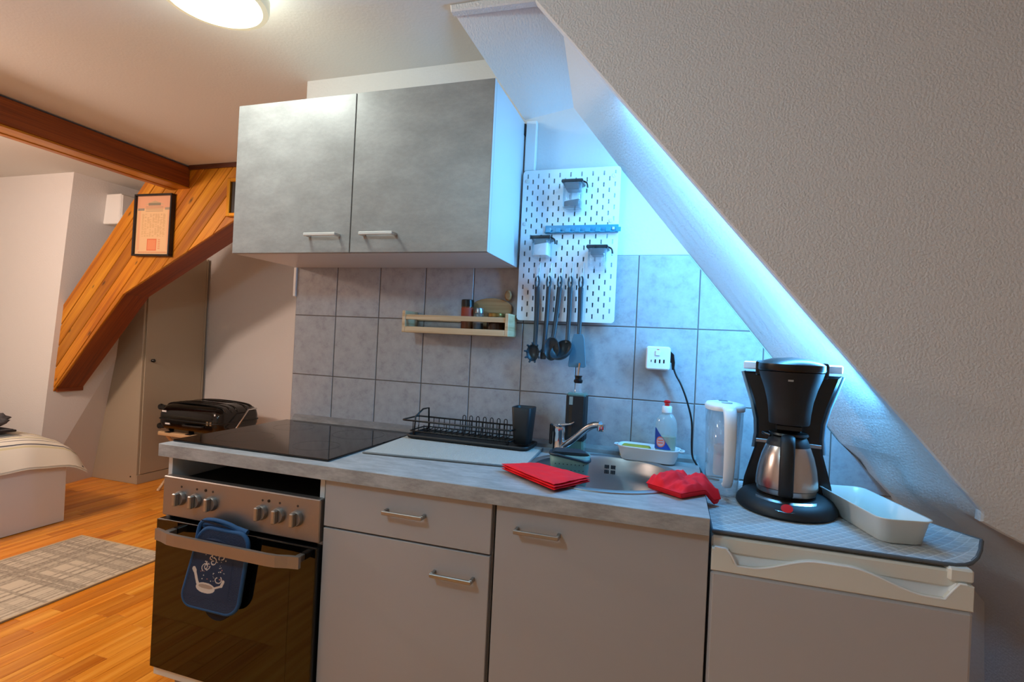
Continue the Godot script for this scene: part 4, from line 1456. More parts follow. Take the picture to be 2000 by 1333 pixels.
func socket() -> void:
	var o := thing("socket_cube", "white multi socket cube with switch and charging ports on the tiles", "socket", Vector3(0.8615, 1.2145, 0.0))
	var s := ns()
	prism(s, rrect(-0.038, -0.038, 0.038, 0.038, 0.008, 5), 0.0005, 0.055, 0.004)
	put("cube", s, M.white_plastic, o)
	put("switch", box(Vector3(-0.009, 0.008, 0.0545), Vector3(0.007, 0.025, 0.058), 0.002), M.white_plastic, o)
	put("indicator", box(Vector3(-0.004, 0.027, 0.0545), Vector3(0.003, 0.029, 0.0556)), M.red_plastic, o)
	for x in [-0.008, 0.006, 0.019]:
		put("charging_port", box(Vector3(x - 0.0022, -0.016, 0.0545), Vector3(x + 0.0022, -0.004, 0.0554)), M.black, o)
	put("charging_port", box(Vector3(-0.022, -0.013, 0.0545), Vector3(-0.0195, -0.006, 0.0554)), M.black, o)
	o = thing("power_cord", "black plug and cord hanging from the socket cube", "cord", Vector3(0.8615, 1.2145, 0.0))
	s = ns()
	prism(s, pol([0.0, 0.024, 0.011, 0.014, 0.015, -0.012, 0.014, -0.036, 0.006, -0.036, 0.003, -0.014, 0.0, -0.012]), 0.018, 0.036, 0.002, Transform3D(Basis.IDENTITY, Vector3(0.0385, 0, 0)))
	put("plug", s, M.black, o)
	s = ns()
	var pts := [Vector3(0.912, 1.182, 0.027), Vector3(0.921, 1.16, 0.028), Vector3(0.937, 1.132, 0.03), Vector3(0.958, 1.079, 0.03), Vector3(0.975, 1.014, 0.03), Vector3(0.978, 0.94, 0.033), Vector3(0.982, 0.905, 0.037), Vector3(0.992, 0.886, 0.042), Vector3(1.006, 0.868, 0.048), Vector3(1.02, 0.852, 0.07), Vector3(1.06, 0.8515, 0.09)]
	var loc := []
	for p in pts:
		loc.append(p - o.position)
	tube(s, smooth_path(loc, 5), 0.0031, 8)
	put("cable", s, M.black, o)

# ------------------------------------------------------------------ things on the worktop
const WT := 0.88

func counter_things() -> void:
	var s: SurfaceTool
	# drying mat
	var o := thing("drying_mat", "pale grey woven drying mat between hob and sink", "mat", Vector3(0.262, WT + 0.0005, 0.245))
	var mm := bump(mat(Color(0.72, 0.71, 0.68), 0.95), noise(61, 0.2, 1, FastNoiseLite.TYPE_CELLULAR), 256, 6.0, 7.0)
	s = ns()
	var XM := Transform3D(Basis(Vector3.RIGHT, Vector3.FORWARD, Vector3.UP), Vector3.ZERO)
	var mp := pol([-0.246, -0.172, 0.252, -0.122, 0.234, 0.175, -0.262, 0.175])
	prism(s, mp, 0.0, 0.007, 0.002, XM)
	put("pad", s, mm, o)
	s = ns()
	var ring := []
	for i in 4:
		for k in 4:
			var p := mp[i].lerp(mp[(i + 1) % 4], k / 4.0)
			ring.append(Vector3(p.x, 0.0035, -p.y))
	tube(s, ring, 0.0034, 6, true)
	put("hem", s, mat(Color(0.45, 0.46, 0.46), 0.95), o)
	dish_rack()
	sink()
	# tall bottle
	o = thing("oil_bottle", "tall glass oil bottle with black label and pourer behind the tap", "bottle", Vector3(0.607, WT + 0.001, 0.068))
	s = ns()
	bx(s, Vector3(-0.0315, 0.0, -0.0315), Vector3(0.0315, 0.205, 0.0315), 0.006)
	put("glass_body", s, mat(Color(0.45, 0.6, 0.55, 0.5), 0.06), o)
	(o.get_child(0) as MeshInstance3D).material_override.transparency = BaseMaterial3D.TRANSPARENCY_ALPHA
	put("oil", box(Vector3(-0.029, 0.003, -0.029), Vector3(0.029, 0.052, 0.029), 0.004), mat(Color(0.42, 0.5, 0.36), 0.1), o)
	var lb := put("black_label", box(Vector3(-0.0325, 0.042, -0.0325), Vector3(0.0325, 0.2, 0.0325), 0.006), M.black_matte, o)
	put("clear_stripe", box(Vector3(-0.021, 0.165, 0.0325), Vector3(-0.009, 0.192, 0.033)), mat(Color(0.55, 0.6, 0.58), 0.3), lb)
	put("dark_stripe", box(Vector3(-0.020, 0.06, 0.0325), Vector3(-0.010, 0.16, 0.033)), mat(Color(0.16, 0.13, 0.09), 0.3), lb)
	s = ns()
	lathe(s, [0.018, 0.2, 0.014, 0.212, 0.0125, 0.222, 0.0125, 0.236], 18)
	put("neck", s, M.clear, o)
	s = ns()
	lathe(s, [0.0, 0.236, 0.013, 0.236, 0.015, 0.24, 0.015, 0.246, 0.011, 0.249, 0.011, 0.256, 0.013, 0.258, 0.013, 0.261, 0.0, 0.262], 18)
	put("stopper", s, M.black, o)
	s = ns()
	tube(s, [Vector3(0, 0.26, 0), Vector3(0, 0.275, 0), Vector3(0.002, 0.292, 0.002), Vector3(0.003, 0.304, 0.004)], 0.0042, 8)
	put("spout", s, M.chrome, o)
	# dish with sponge and soap
	o = thing("soap_dish", "white ceramic oval dish at the back of the sink", "dish", Vector3(0.846, WT + 0.004, 0.062), -0.10)
	s = ns()
	var rr := []
	for e in [[0.0, 0.0, 0.083, 0.036], [0.004, 0.0, 0.086, 0.038], [0.04, 0.0, 0.096, 0.046], [0.044, 0.0, 0.098, 0.048], [0.044, 0.0, 0.094, 0.044], [0.008, 0.0, 0.084, 0.035]]:
		var rg := []
		for p in rrect(-e[2], -e[3], e[2], e[3], e[3] * 0.62, 6):
			rg.append(Vector3(p.x, e[0], -p.y))
		rr.append(rg)
	loft(s, rr)
	put("bowl", s, M.white_plastic, o)
	for sg in [-1.0, 1.0]:
		s = ns()
		tube(s, smooth_path([Vector3(0.094 * sg, 0.04, 0.016), Vector3(0.108 * sg, 0.040, 0.011), Vector3(0.108 * sg, 0.040, -0.011), Vector3(0.094 * sg, 0.04, -0.016)], 4), 0.0032, 6)
		put("lug", s, M.white_plastic, o)
	o = thing("sponge", "flat yellow sponge lying in the white dish", "sponge", Vector3(0.80, WT + 0.014, 0.058), -0.10)
	s = ns()
	prism(s, rrect(-0.042, -0.03, 0.05, 0.03, 0.01, 4), 0.0, 0.031, 0.004, Transform3D(Basis(Vector3.RIGHT, Vector3.FORWARD, Vector3.UP), Vector3.ZERO))
	put("foam", s, bump(mat(Color(0.78, 0.66, 0.22), 0.95), noise(71, 0.2, 2), 256, 6.0, 8.0), o)
	soap_bottle()
	# red cloths
	cloth("red_cloth", "folded red cloth lying flat at the left rim of the sink", Vector3(0.6, WT + 0.006, 0.46), [Vector3(-0.135, 0, -0.035), Vector3(-0.045, 0, -0.10), Vector3(0.118, 0, -0.012), Vector3(0.048, 0, 0.112)], 0.016, 1, false)
	cloth("red_cloth", "crumpled red cloth hanging over the right end of the worktop", Vector3(0.945, WT + 0.001, 0.40), [Vector3(-0.088, 0, 0.02), Vector3(-0.012, 0, -0.115), Vector3(0.098, 0, -0.03), Vector3(-0.002, 0, 0.085)], 0.03, 2, true)

func cloth(n: String, label: String, at: Vector3, q: Array, h: float, sd: int, drape: bool) -> void:
	var o := thing(n, label, "cloth", at, 0.0, "red cloths by the sink")
	var nn := noise(90 + sd, 9.0, 3)
	var R := 26
	for layer in (1 if drape else 3):
		var g := []
		var g2 := []
		for i in R + 1:
			var row := []
			var row2 := []
			for j in R + 1:
				var u := float(j) / R
				var v := float(i) / R
				var p: Vector3 = (q[0] as Vector3).lerp(q[1], v).lerp((q[3] as Vector3).lerp(q[2], v), u)
				var e := minf(minf(u, 1 - u), minf(v, 1 - v))
				var t := clampf(e / 0.10, 0.0, 1.0)
				var bulge := sqrt(t * (2.0 - t))
				var y0 := layer * h * 0.36
				var hh := h if drape else h * 0.36
				if layer == 2:
					p += Vector3(-0.002, 0, -0.004)
				var wv := nn.get_noise_2d(u * 0.16 + layer, v * 0.16)
				var crease := nn.get_noise_2d(u * 0.5 + 3.0, v * 0.2)
				var top := y0 + hh * (0.5 + 0.5 * bulge)
				if drape:
					top += bulge * (0.022 * wv + 0.010 * crease + 0.016 * sin(u * 3.1) * sin(v * 3.0))
				else:
					top += 0.004 * wv + 0.0022 * crease * bulge
				var bot := y0 + hh * (0.5 - 0.5 * bulge)
				var wx := p.x + at.x
				if drape and wx > 1.002:
					var dd := minf((wx - 1.002) * 1.3, 0.030)
					top -= dd * (1.0 if wx > 1.002 else 0.0)
					bot -= dd
				row.append(Vector3(p.x, maxf(top, bot + 0.0008), p.z))
				row2.append(Vector3(p.x, bot, p.z))
			g.append(row)
			row2.reverse()
			g2.append(row2)
		var s := ns()
		sheet(s, g)
		sheet(s, g2)
		put("fold", s, M.red, o)

func dish_rack() -> void:
	var o := thing("dish_rack", "black wire dish rack on a black tray in front of the tiles", "dish rack", Vector3(0.235, WT + 0.008, 0.098), -0.02)
	var s := ns()
	var XM := Transform3D(Basis(Vector3.RIGHT, Vector3.FORWARD, Vector3.UP), Vector3.ZERO)
	var rr := []
	for e in [[0.0, 0.006], [0.003, 0.0], [0.014, -0.002], [0.014, 0.002], [0.005, 0.006]]:
		var rg := []
		for p in rrect(-0.215 + e[1], -0.068 + e[1], 0.235 - e[1], 0.066 - e[1], 0.025, 5):
			rg.append(Vector3(p.x, e[0], -p.y))
		rr.append(rg)
	loft(s, rr)
	put("tray", s, M.black_matte, o)
	var wm: Material = M.black
	for y in [0.026, 0.062]:
		s = ns()
		var rg := []
		for p in rrect(-0.235 if y > 0.05 else -0.205, -0.06, 0.175, 0.058, 0.012, 3):
			rg.append(Vector3(p.x, y, -p.y))
		tube(s, rg, 0.0032 if y > 0.05 else 0.0024, 6, true)
		put("frame_wire", s, wm, o)
	for i in 17:
		var x := -0.19 + i * 0.0215
		s = ns()
		tube(s, [Vector3(x, 0.062, -0.058), Vector3(x, 0.03, -0.058), Vector3(x, 0.022, -0.05), Vector3(x, 0.022, 0.052), Vector3(x, 0.03, 0.06), Vector3(x, 0.05 if i % 3 else 0.062, 0.06)], 0.0016, 5)
		put("cross_wire", s, wm, o)
	for i in 7:
		var x := -0.03 + i * 0.0262
		s = ns()
		var lp := []
		for k in 7:
			var a := PI * k / 6
			lp.append(Vector3(x - 0.0055 * cos(a), 0.080 + 0.0065 * sin(a), -0.02))
		lp.push_front(Vector3(x - 0.0055, 0.022, -0.02))
		lp.append(Vector3(x + 0.0055, 0.022, -0.02))
		tube(s, lp, 0.0016, 5)
		put("plate_loop", s, wm, o)
	s = ns()
	tube(s, [Vector3(-0.19, 0.02, 0.05), Vector3(-0.19, 0.075, 0.045), Vector3(-0.185, 0.098, 0.0), Vector3(-0.185, 0.098, -0.045), Vector3(-0.185, 0.02, -0.052)], 0.0032, 6)
	put("end_loop", s, wm, o)
	for e in [[-0.19, 0.05], [-0.19, -0.05], [0.16, 0.05], [0.16, -0.05]]:
		put("foot", box(Vector3(e[0] - 0.004, 0.005, e[1] - 0.004), Vector3(e[0] + 0.004, 0.024, e[1] + 0.004), 0.001), wm, o)
	# cutlery cup
	s = ns()
	rr = []
	for e in [[0.014, -0.004], [0.018, -0.002], [0.136, 0.006], [0.138, 0.005], [0.136, 0.003], [0.02, -0.005]]:
		var rg := []
		for p in rrect(0.168 - e[1], -0.030 - e[1], 0.226 + e[1], 0.036 + e[1], 0.012, 4):
			rg.append(Vector3(p.x, e[0], -p.y))
		rr.append(rg)
	loft(s, rr)
	put("cutlery_cup", s, mat(Color(0.07, 0.085, 0.095), 0.5), o)

func sink() -> void:
	var o := thing("round_sink", "round stainless steel sink let into the worktop", "sink", Vector3(0.73, WT, 0.28))
	var s := ns()
	lathe(s, [0.212, -0.001, 0.231, 0.0005, 0.230, 0.0035, 0.222, 0.0055, 0.213, 0.0055, 0.205, 0.002, 0.200, -0.008, 0.192, -0.06, 0.180, -0.125, 0.165, -0.142, 0.14, -0.15, 0.05, -0.156, 0.045, -0.162, 0.0, -0.163], 64)
	var basin := put("basin", s, M.steel, o)
	s = ns()
	lathe(s, [0.0, -0.161, 0.04, -0.161, 0.042, -0.157, 0.0, -0.155], 24)
	put("drain", s, M.chrome, basin)
	for i in 6:
		for j in 2:
			var a := -0.12 + (i + (1 if i > 2 else 0)) * 0.026
			var y := -0.028 - 0.016 * j
			var r := lerpf(0.1985, 0.192, (-y - 0.008) / 0.052) - 0.0012
			var X := Transform3D(Basis(Vector3.UP, -a - 0.03), Vector3(sin(a + 0.03) * r, y, -cos(a + 0.03) * r))
			put("overflow_slot", box(Vector3(-0.0019, -0.006, -0.0005), Vector3(0.0019, 0.006, 0.0008), 0.0, X), M.black, basin)
	# tap
	o = thing("mixer_tap", "chrome lever tap with a long rising spout at the sink", "tap", Vector3(0.560, WT + 0.0005, 0.104))
	s = ns()
	lathe(s, [0.0, 0.0, 0.028, 0.0, 0.028, 0.005, 0.024, 0.010, 0.0215, 0.014, 0.0215, 0.070, 0.023, 0.076, 0.022, 0.092, 0.014, 0.098, 0.0, 0.099], 28)
	put("body", s, M.chrome, o)
	s = ns()
	tube(s, smooth_path([Vector3(0.012, 0.026, 0.008), Vector3(0.045, 0.052, 0.03), Vector3(0.095, 0.098, 0.06), Vector3(0.122, 0.116, 0.077), Vector3(0.145, 0.122, 0.09)], 5), [0.0115, 0.0115, 0.0115, 0.0115, 0.0115, 0.011, 0.011, 0.011, 0.011, 0.011, 0.011, 0.011, 0.011, 0.011, 0.011, 0.011, 0.011, 0.011, 0.011, 0.011, 0.011], 14)
	var sp := put("spout", s, M.chrome, o)
	s = ns()
	lathe(s, [0.0, -0.014, 0.0115, -0.014, 0.0125, -0.011, 0.0125, 0.008, 0.0, 0.009], 18, Transform3D(Basis.IDENTITY, Vector3(0.147, 0.116, 0.091)))
	put("aerator", s, M.chrome, sp)
	s = ns()
	tube(s, smooth_path([Vector3(-0.012, 0.094, 0.0), Vector3(0.012, 0.099, 0.004), Vector3(0.035, 0.103, 0.008), Vector3(0.05, 0.112, 0.012)], 4), [0.008, 0.009, 0.009, 0.009, 0.008, 0.008, 0.007, 0.007, 0.006, 0.006, 0.005, 0.004, 0.004], 10, false, 0.6)
	put("lever", s, M.chrome, o)
	put("lever_grip", box(Vector3(-0.034, 0.03, -0.004), Vector3(-0.0235, 0.098, 0.008), 0.003), M.black, o)
	# hanging caddy
	o = thing("sink_caddy", "grey and green perforated caddy hanging in the sink", "caddy", Vector3(0.628, WT + 0.026, 0.262), 0.15)
	var lid_m := mat(Color(0.10, 0.16, 0.19), 0.5)
	var cup_m := mat(Color(0.40, 0.53, 0.50), 0.5)
	s = ns()
	var prof := [[-0.085, 0.010], [-0.08, 0.006], [-0.02, 0.0], [0.012, -0.003], [0.012, 0.001], [-0.02, 0.004], [-0.076, 0.010]]
	var rr := []
	for e in prof:
		var rg := []
		for p in rrect(-0.058 + e[1], -0.032 + e[1], 0.056 - e[1], 0.034 - e[1], 0.022, 5):
			rg.append(Vector3(p.x, e[0], -p.y))
		rr.append(rg)
	loft(s, rr)
	var cup := put("cup", s, cup_m, o)
	for i in 8:
		for j in 3:
			var x := -0.042 + i * 0.0117
			var y := -0.014 - 0.017 * j
			s = ns()
			lathe(s, [0.0, 0.0, 0.0016, 0.0, 0.0016, 0.0012, 0.0, 0.0012], 8, Transform3D(Basis(Vector3.RIGHT, Vector3.BACK, Vector3.DOWN), Vector3(x, y, 0.0325 - 0.0055 * j * 0.35 - (0.001 if absf(x) > 0.035 else 0.0) - 0.0008)))
			put("drain_hole", s, M.black_matte, cup)
	s = ns()
	var rim := []
	for p in rrect(-0.060, -0.034, 0.058, 0.036, 0.023, 5):
		rim.append(Vector3(p.x, 0.012 - 0.016 * smoothstep(0.0, 0.05, p.x), -p.y))
	tube(s, rim, 0.0042, 8, true)
	put("rim", s, lid_m, o)
	# saddle strap towards the tap
	s = ns()
	var st := []
	for i in 9:
		var t := i / 8.0
		var z := lerpf(0.014, -0.135, t)
		var y := 0.014 + 0.010 * sin(t * PI) - 0.024 * t
		var hw := lerpf(0.056, 0.034, t)
		var cx := lerpf(0.0, -0.020, t)
		st.append([Vector3(cx - hw, y - 0.004, z), Vector3(cx + hw, y - 0.004, z), Vector3(cx + hw, y + 0.0, z), Vector3(cx + hw * 0.8, y + 0.004, z), Vector3(cx - hw * 0.8, y + 0.004, z), Vector3(cx - hw, y, z)])
	for r in st:
		r.reverse()
	loft(s, st)
	put("strap", s, lid_m, o)

func soap_bottle() -> void:
	var o := thing("dish_soap", "clear dish soap bottle with red tip and blue label in the dish", "bottle", Vector3(0.897, WT + 0.0125, 0.066), -0.1)
	var m := mat(Color(0.75, 0.84, 0.84, 0.3), 0.08)
	m.transparency = BaseMaterial3D.TRANSPARENCY_ALPHA
	var s := ns()
	var prof := [0.0, 0.0, 0.026, 0.0, 0.030, 0.006, 0.032, 0.04, 0.034, 0.08, 0.0335, 0.11, 0.030, 0.128, 0.022, 0.141, 0.014, 0.148, 0.0125, 0.152]
	lathe(s, prof, 28, Transform3D.IDENTITY, 1.0, 0.62)
	put("clear_body", s, m, o)
	s = ns()
	lathe(s, [0.0, 0.003, 0.026, 0.003, 0.0285, 0.007, 0.0305, 0.04, 0.032, 0.074, 0.0, 0.074], 28, Transform3D.IDENTITY, 1.0, 0.6)
	put("soap", s, mat(Color(0.62, 0.66, 0.5), 0.1), o)
	s = ns()
	lathe(s, [0.0, 0.150, 0.0155, 0.150, 0.0155, 0.168, 0.0135, 0.171, 0.0, 0.171], 20)
	put("white_cap", s, M.white_plastic, o)
	s = ns()
	lathe(s, [0.0, 0.171, 0.0075, 0.171, 0.007, 0.178, 0.010, 0.181, 0.0105, 0.186, 0.007, 0.189, 0.0, 0.19], 16)
	put("red_tip", s, M.red_plastic, o)
	# label wraps the front
	s = ns()
	s.set_smooth_group(1)
	var g := []
	for i in 9:
		var row := []
		for k in 13:
			var t := k / 12.0
			var a := lerpf(2.75, 1.0, t)
			var y := lerpf(0.034, 0.100, i / 8.0)
			var yy := minf(y, lerpf(0.105, 0.036, pow(t, 1.2)))
			row.append(Vector3(cos(a) * 0.0346, yy, sin(a) * 0.0346 * 0.63))
		g.append(row)
	g.reverse()
	sheet(s, g, true)
	var im := Image.create(96, 96, false, Image.FORMAT_RGB8)
	im.fill(Color(0.08, 0.26, 0.62))
	dot_on(im, Vector2(42, 62), 25, 25, Color(0.9, 0.42, 0.32))
	dot_on(im, Vector2(42, 62), 20, 20, Color(0.78, 0.68, 0.72))
	line_on(im, Vector2(30, 56), Vector2(54, 54), 3.0, Color(0.9, 0.42, 0.32))
	line_on(im, Vector2(30, 68), Vector2(54, 66), 3.0, Color(0.9, 0.42, 0.32))
	var lm := mat(Color.WHITE, 0.4)
	lm.albedo_texture = ImageTexture.create_from_image(im)
	put("blue_label", s, lm, o)

# ------------------------------------------------------------------ fridge and what stands on it
const FT := 0.838

func fridge_things() -> void:
	var s: SurfaceTool
	var o := thing("small_fridge", "small white fridge with a wavy grip rail under the slope", "fridge", Vector3(1.2475, 0, 0.3))
	put("body", box(Vector3(-0.238, 0.02, -0.27), Vector3(0.238, 0.80, 0.235), 0.004), M.fridge, o)
	put("top", box(Vector3(-0.238, 0.80, -0.27), Vector3(0.238, FT - 0.003, 0.268), 0.004), M.cream_plastic, o)
	var dr := put("door", box(Vector3(-0.238, 0.05, 0.238), Vector3(0.238, 0.762, 0.281), 0.006), M.fridge, o)
	# grip rail: upper edge straight, two scooped grips
	s = ns()
	var p := PackedVector2Array()
	p.append(Vector2(-0.238, 0.763))
	p.append(Vector2(0.238, 0.763))
	p.append(Vector2(0.238, 0.812))
	var N := 40
	for i in N + 1:
		var x := lerpf(0.226, -0.226, i / float(N))
		p.append(Vector2(x, 0.814 - grip_depth(x)))
	p.append(Vector2(-0.238, 0.812))
	prism(s, p, 0.238, 0.281, 0.002)
	put("grip_rail", s, M.cream_plastic, dr)
	put("grip_back", box(Vector3(-0.236, 0.764, 0.238), Vector3(0.236, 0.828, 0.254), 0.003), M.white_plastic, dr)
	s = ns()
	var lipr := []
	for i in N + 1:
		var x := lerpf(-0.232, 0.226, i / float(N))
		lipr.append(Vector3(x, 0.8135 - grip_depth(x), 0.279))
	tube(s, lipr, 0.0028, 6)
	put("grip_lip", s, M.white_plastic, dr)
	s = ns()
	var gs := []
	for e in [[0.0, 0.279], [0.35, 0.268], [0.75, 0.259], [1.0, 0.2555]]:
		var row := []
		for i in N + 1:
			var x := lerpf(-0.232, 0.228, i / float(N))
			row.append(Vector3(x, lerpf(0.8135 - grip_depth(x) * (1.0 + 0.25 * sin(e[0] * PI)), 0.8275, e[0] * e[0]), e[1]))
		gs.append(row)
	sheet(s, gs)
	put("grip_scoop", s, M.white_plastic, dr)
	put("hinge_cover", box(Vector3(0.198, 0.815, 0.2), Vector3(0.2395, 0.842, 0.276), 0.004), M.cream_plastic, o)
	for x in [-0.2, 0.2]:
		for z in [-0.22, 0.18]:
			s = ns()
			lathe(s, [0.0, 0.0, 0.018, 0.0, 0.018, 0.02, 0.0, 0.02], 12, Transform3D(Basis.IDENTITY, Vector3(x, 0, z)))
			put("foot", s, M.black_matte, o)
	# quilted mat
	o = thing("quilted_mat", "grey quilted mat covering the top of the fridge", "mat", Vector3(1.26, FT, 0.31))
	var g := []
	var g2 := []
	var R := 28
	for i in R + 1:
		var row := []
		var row2 := []
		for j in R + 1:
			var u := j / float(R)
			var v := i / float(R)
			var x := lerpf(-0.248, 0.262, u)
			var z := lerpf(-0.26, 0.252, v)
			if u > 0.80:
				var k := (u - 0.80) / 0.20
				z = lerpf(z, lerpf(-0.26 + 0.20 * k, 0.252 - 0.12 * k * k, v), 1.0)
			var lim := 1.472 + 0.085 * clampf((z + 0.31 - 0.08) / 0.36, 0.0, 1.0) - 1.26
			x = lerpf(-0.248, lim, u) if u > 0.0 else x
			var y := 0.0035 + 0.022 * pow(clampf((u - 0.86) / 0.14, 0.0, 1.0), 2.0) * v
			row.append(Vector3(x, y + 0.006, z))
			row2.append(Vector3(x, y - 0.002, z))
		g.append(row)
		row2.reverse()
		g2.append(row2)
	s = ns()
	sheet(s, g)
	sheet(s, g2)
	put("quilt", s, quilt_mat(), o)
	s = ns()
	var ring := []
	for j in R + 1:
		ring.append(g[R][j] - Vector3(0, 0.004, 0))
	for i in range(R - 1, -1, -1):
		ring.append(g[i][R] - Vector3(0, 0.004, 0))
	for j in range(R - 1, -1, -1):
		ring.append(g[0][j] - Vector3(0, 0.004, 0))
	for i in range(1, R):
		ring.append(g[i][0] - Vector3(0, 0.004, 0))
	tube(s, ring, 0.0045, 6, true)
	put("hem", s, mat(Color(0.36, 0.38, 0.4), 0.9), o)
	var my := FT + 0.0105
	# ceramic tray dish
	o = thing("loaf_dish", "empty white rectangular dish at the right of the fridge top", "dish", Vector3(1.374, my, 0.362), -1.36)
	s = ns()
	var rr := []
	for e in [[0.0, 0.012], [0.003, 0.008], [0.050, 0.0], [0.054, -0.004], [0.056, -0.004], [0.055, 0.001], [0.006, 0.011]]:
		var rg := []
		for q in rrect(-0.138 + e[1], -0.054 + e[1], 0.138 - e[1], 0.054 - e[1], 0.024, 6):
			rg.append(Vector3(q.x, e[0], -q.y))
		rr.append(rg)
	loft(s, rr)
	put("bowl", s, M.cream_plastic, o)
	pitcher(my)
	coffee_machine(my)

func grip_depth(x: float) -> float:
	# two shallow scoops side by side
	var d := 0.0
	for c in [[-0.205, -0.03, -1.0], [0.025, 0.212, 1.0]]:
		if x > c[0] and x < c[1]:
			var t: float = (x - c[0]) / (c[1] - c[0])
			if c[2] > 0:
				t = 1.0 - t
			d = maxf(d, 0.034 * smoothstep(0.0, 0.10, t) * (1.0 - smoothstep(0.25, 1.0, t)))
	return d

func quilt_mat() -> StandardMaterial3D:
	var n := 256
	var im := Image.create(n, n, false, Image.FORMAT_RGBA8)
	var col := Image.create(n, n, false, Image.FORMAT_RGB8)
	var nz := noise(44, 0.25, 2)
	for y in n:
		for x in n:
			var a := absf(sin(PI * (x + y) / 64.0))
			var b := absf(sin(PI * (x - y) / 64.0))
			var v := sqrt(minf(a, b)) * 0.8 + 0.15 * nz.get_noise_2d(x, y)
			im.set_pixel(x, y, Color(v, v, v))
			var seam := 1.0 if minf(a, b) < 0.2 else 0.0
			col.set_pixel(x, y, Color(0.68, 0.69, 0.69).lerp(Color(0.8, 0.805, 0.8), seam))
	im.bump_map_to_normal_map(6.0)
	var m := mat(Color.WHITE, 0.95)
	m.albedo_texture = ImageTexture.create_from_image(col)
	m.normal_enabled = true
	m.normal_texture = ImageTexture.create_from_image(im)
	m.uv1_triplanar = true
	m.uv1_world_triplanar = true
	m.uv1_scale = Vector3.ONE * 8.0
	return m

func pitcher(my: float) -> void:
	var o := thing("water_filter_jug", "clear water filter jug with white lid and handle", "jug", Vector3(1.056, my, 0.205), 0.06)
	var s := ns()
	var rr := []
	for e in [[0.0, 0.040, 0.062], [0.004, 0.043, 0.066], [0.12, 0.046, 0.072], [0.235, 0.050, 0.078], [0.235, 0.048, 0.076], [0.12, 0.044, 0.070], [0.006, 0.041, 0.064]]:
		var rg := []
		for k in 28:
			var a := -TAU * k / 28
			var c := cos(a)
			var sn := sin(a)
			var f := 1.0
			rg.append(Vector3(signf(c) * pow(absf(c), 0.8) * e[1] * f, e[0], signf(sn) * pow(absf(sn), 0.8) * e[2]))
		rr.append(rg)
	loft(s, rr)
	put("clear_jug", s, M.clear, o)
	s = ns()
	rr = []
	for e in [[0.105, 0.026, 0.035], [0.13, 0.040, 0.060], [0.232, 0.046, 0.072], [0.232, 0.044, 0.070], [0.132, 0.038, 0.058], [0.109, 0.024, 0.033]]:
		var rg := []
		for k in 24:
			var a := -TAU * k / 24
			rg.append(Vector3(cos(a) * e[1], e[0], sin(a) * e[2]))
		rr.append(rg)
	loft(s, rr)
	put("funnel", s, M.clear, o)
	s = ns()
	lathe(s, [0.0, 0.045, 0.022, 0.045, 0.024, 0.05, 0.024, 0.125, 0.02, 0.13, 0.0, 0.13], 22, Transform3D(Basis.IDENTITY, Vector3(0, 0, -0.004)))
	var fc := mat(Color(0.9, 0.88, 0.9, 0.6), 0.3)
	fc.transparency = BaseMaterial3D.TRANSPARENCY_ALPHA
	put("filter_cartridge", s, fc, o)
	s = ns()
	rr = []
	for e in [[0.233, 0.052, 0.082], [0.243, 0.053, 0.083], [0.250, 0.048, 0.078], [0.253, 0.03, 0.055]]:
		var rg := []
		for k in 28:
			var a := -TAU * k / 28
			var c := cos(a)
			var sn := sin(a)
			rg.append(Vector3(signf(c) * pow(absf(c), 0.85) * e[1], e[0], signf(sn) * pow(absf(sn), 0.85) * e[2]))
		rr.append(rg)
	loft(s, rr)
	var lid := put("lid", s, M.white_plastic, o)
	put("display", box(Vector3(-0.012, 0.2515, -0.045), Vector3(0.012, 0.2545, -0.022), 0.001), mat(Color(0.25, 0.33, 0.34), 0.2), lid)
	s = ns()
	lathe(s, [0.0, 0.2525, 0.014, 0.2525, 0.015, 0.255, 0.0, 0.256], 20, Transform3D(Basis.IDENTITY, Vector3(0, 0, 0.035)), 1.0, 1.2)
	put("flap", s, mat(Color(0.62, 0.65, 0.68), 0.3), lid)
	s = ns()
	var hp := smooth_path([Vector3(0, 0.240, 0.070), Vector3(0, 0.236, 0.094), Vector3(0, 0.205, 0.112), Vector3(0, 0.14, 0.120), Vector3(0, 0.075, 0.116), Vector3(0, 0.04, 0.100), Vector3(0, 0.035, 0.070)], 5)
	var hr := []
	for k in hp.size():
		var t := float(k) / (hp.size() - 1)
		hr.append(lerpf(0.019, 0.011, t))
	tube(s, hp, hr, 12, false, 0.55)
	put("handle", s, M.white_plastic, o)

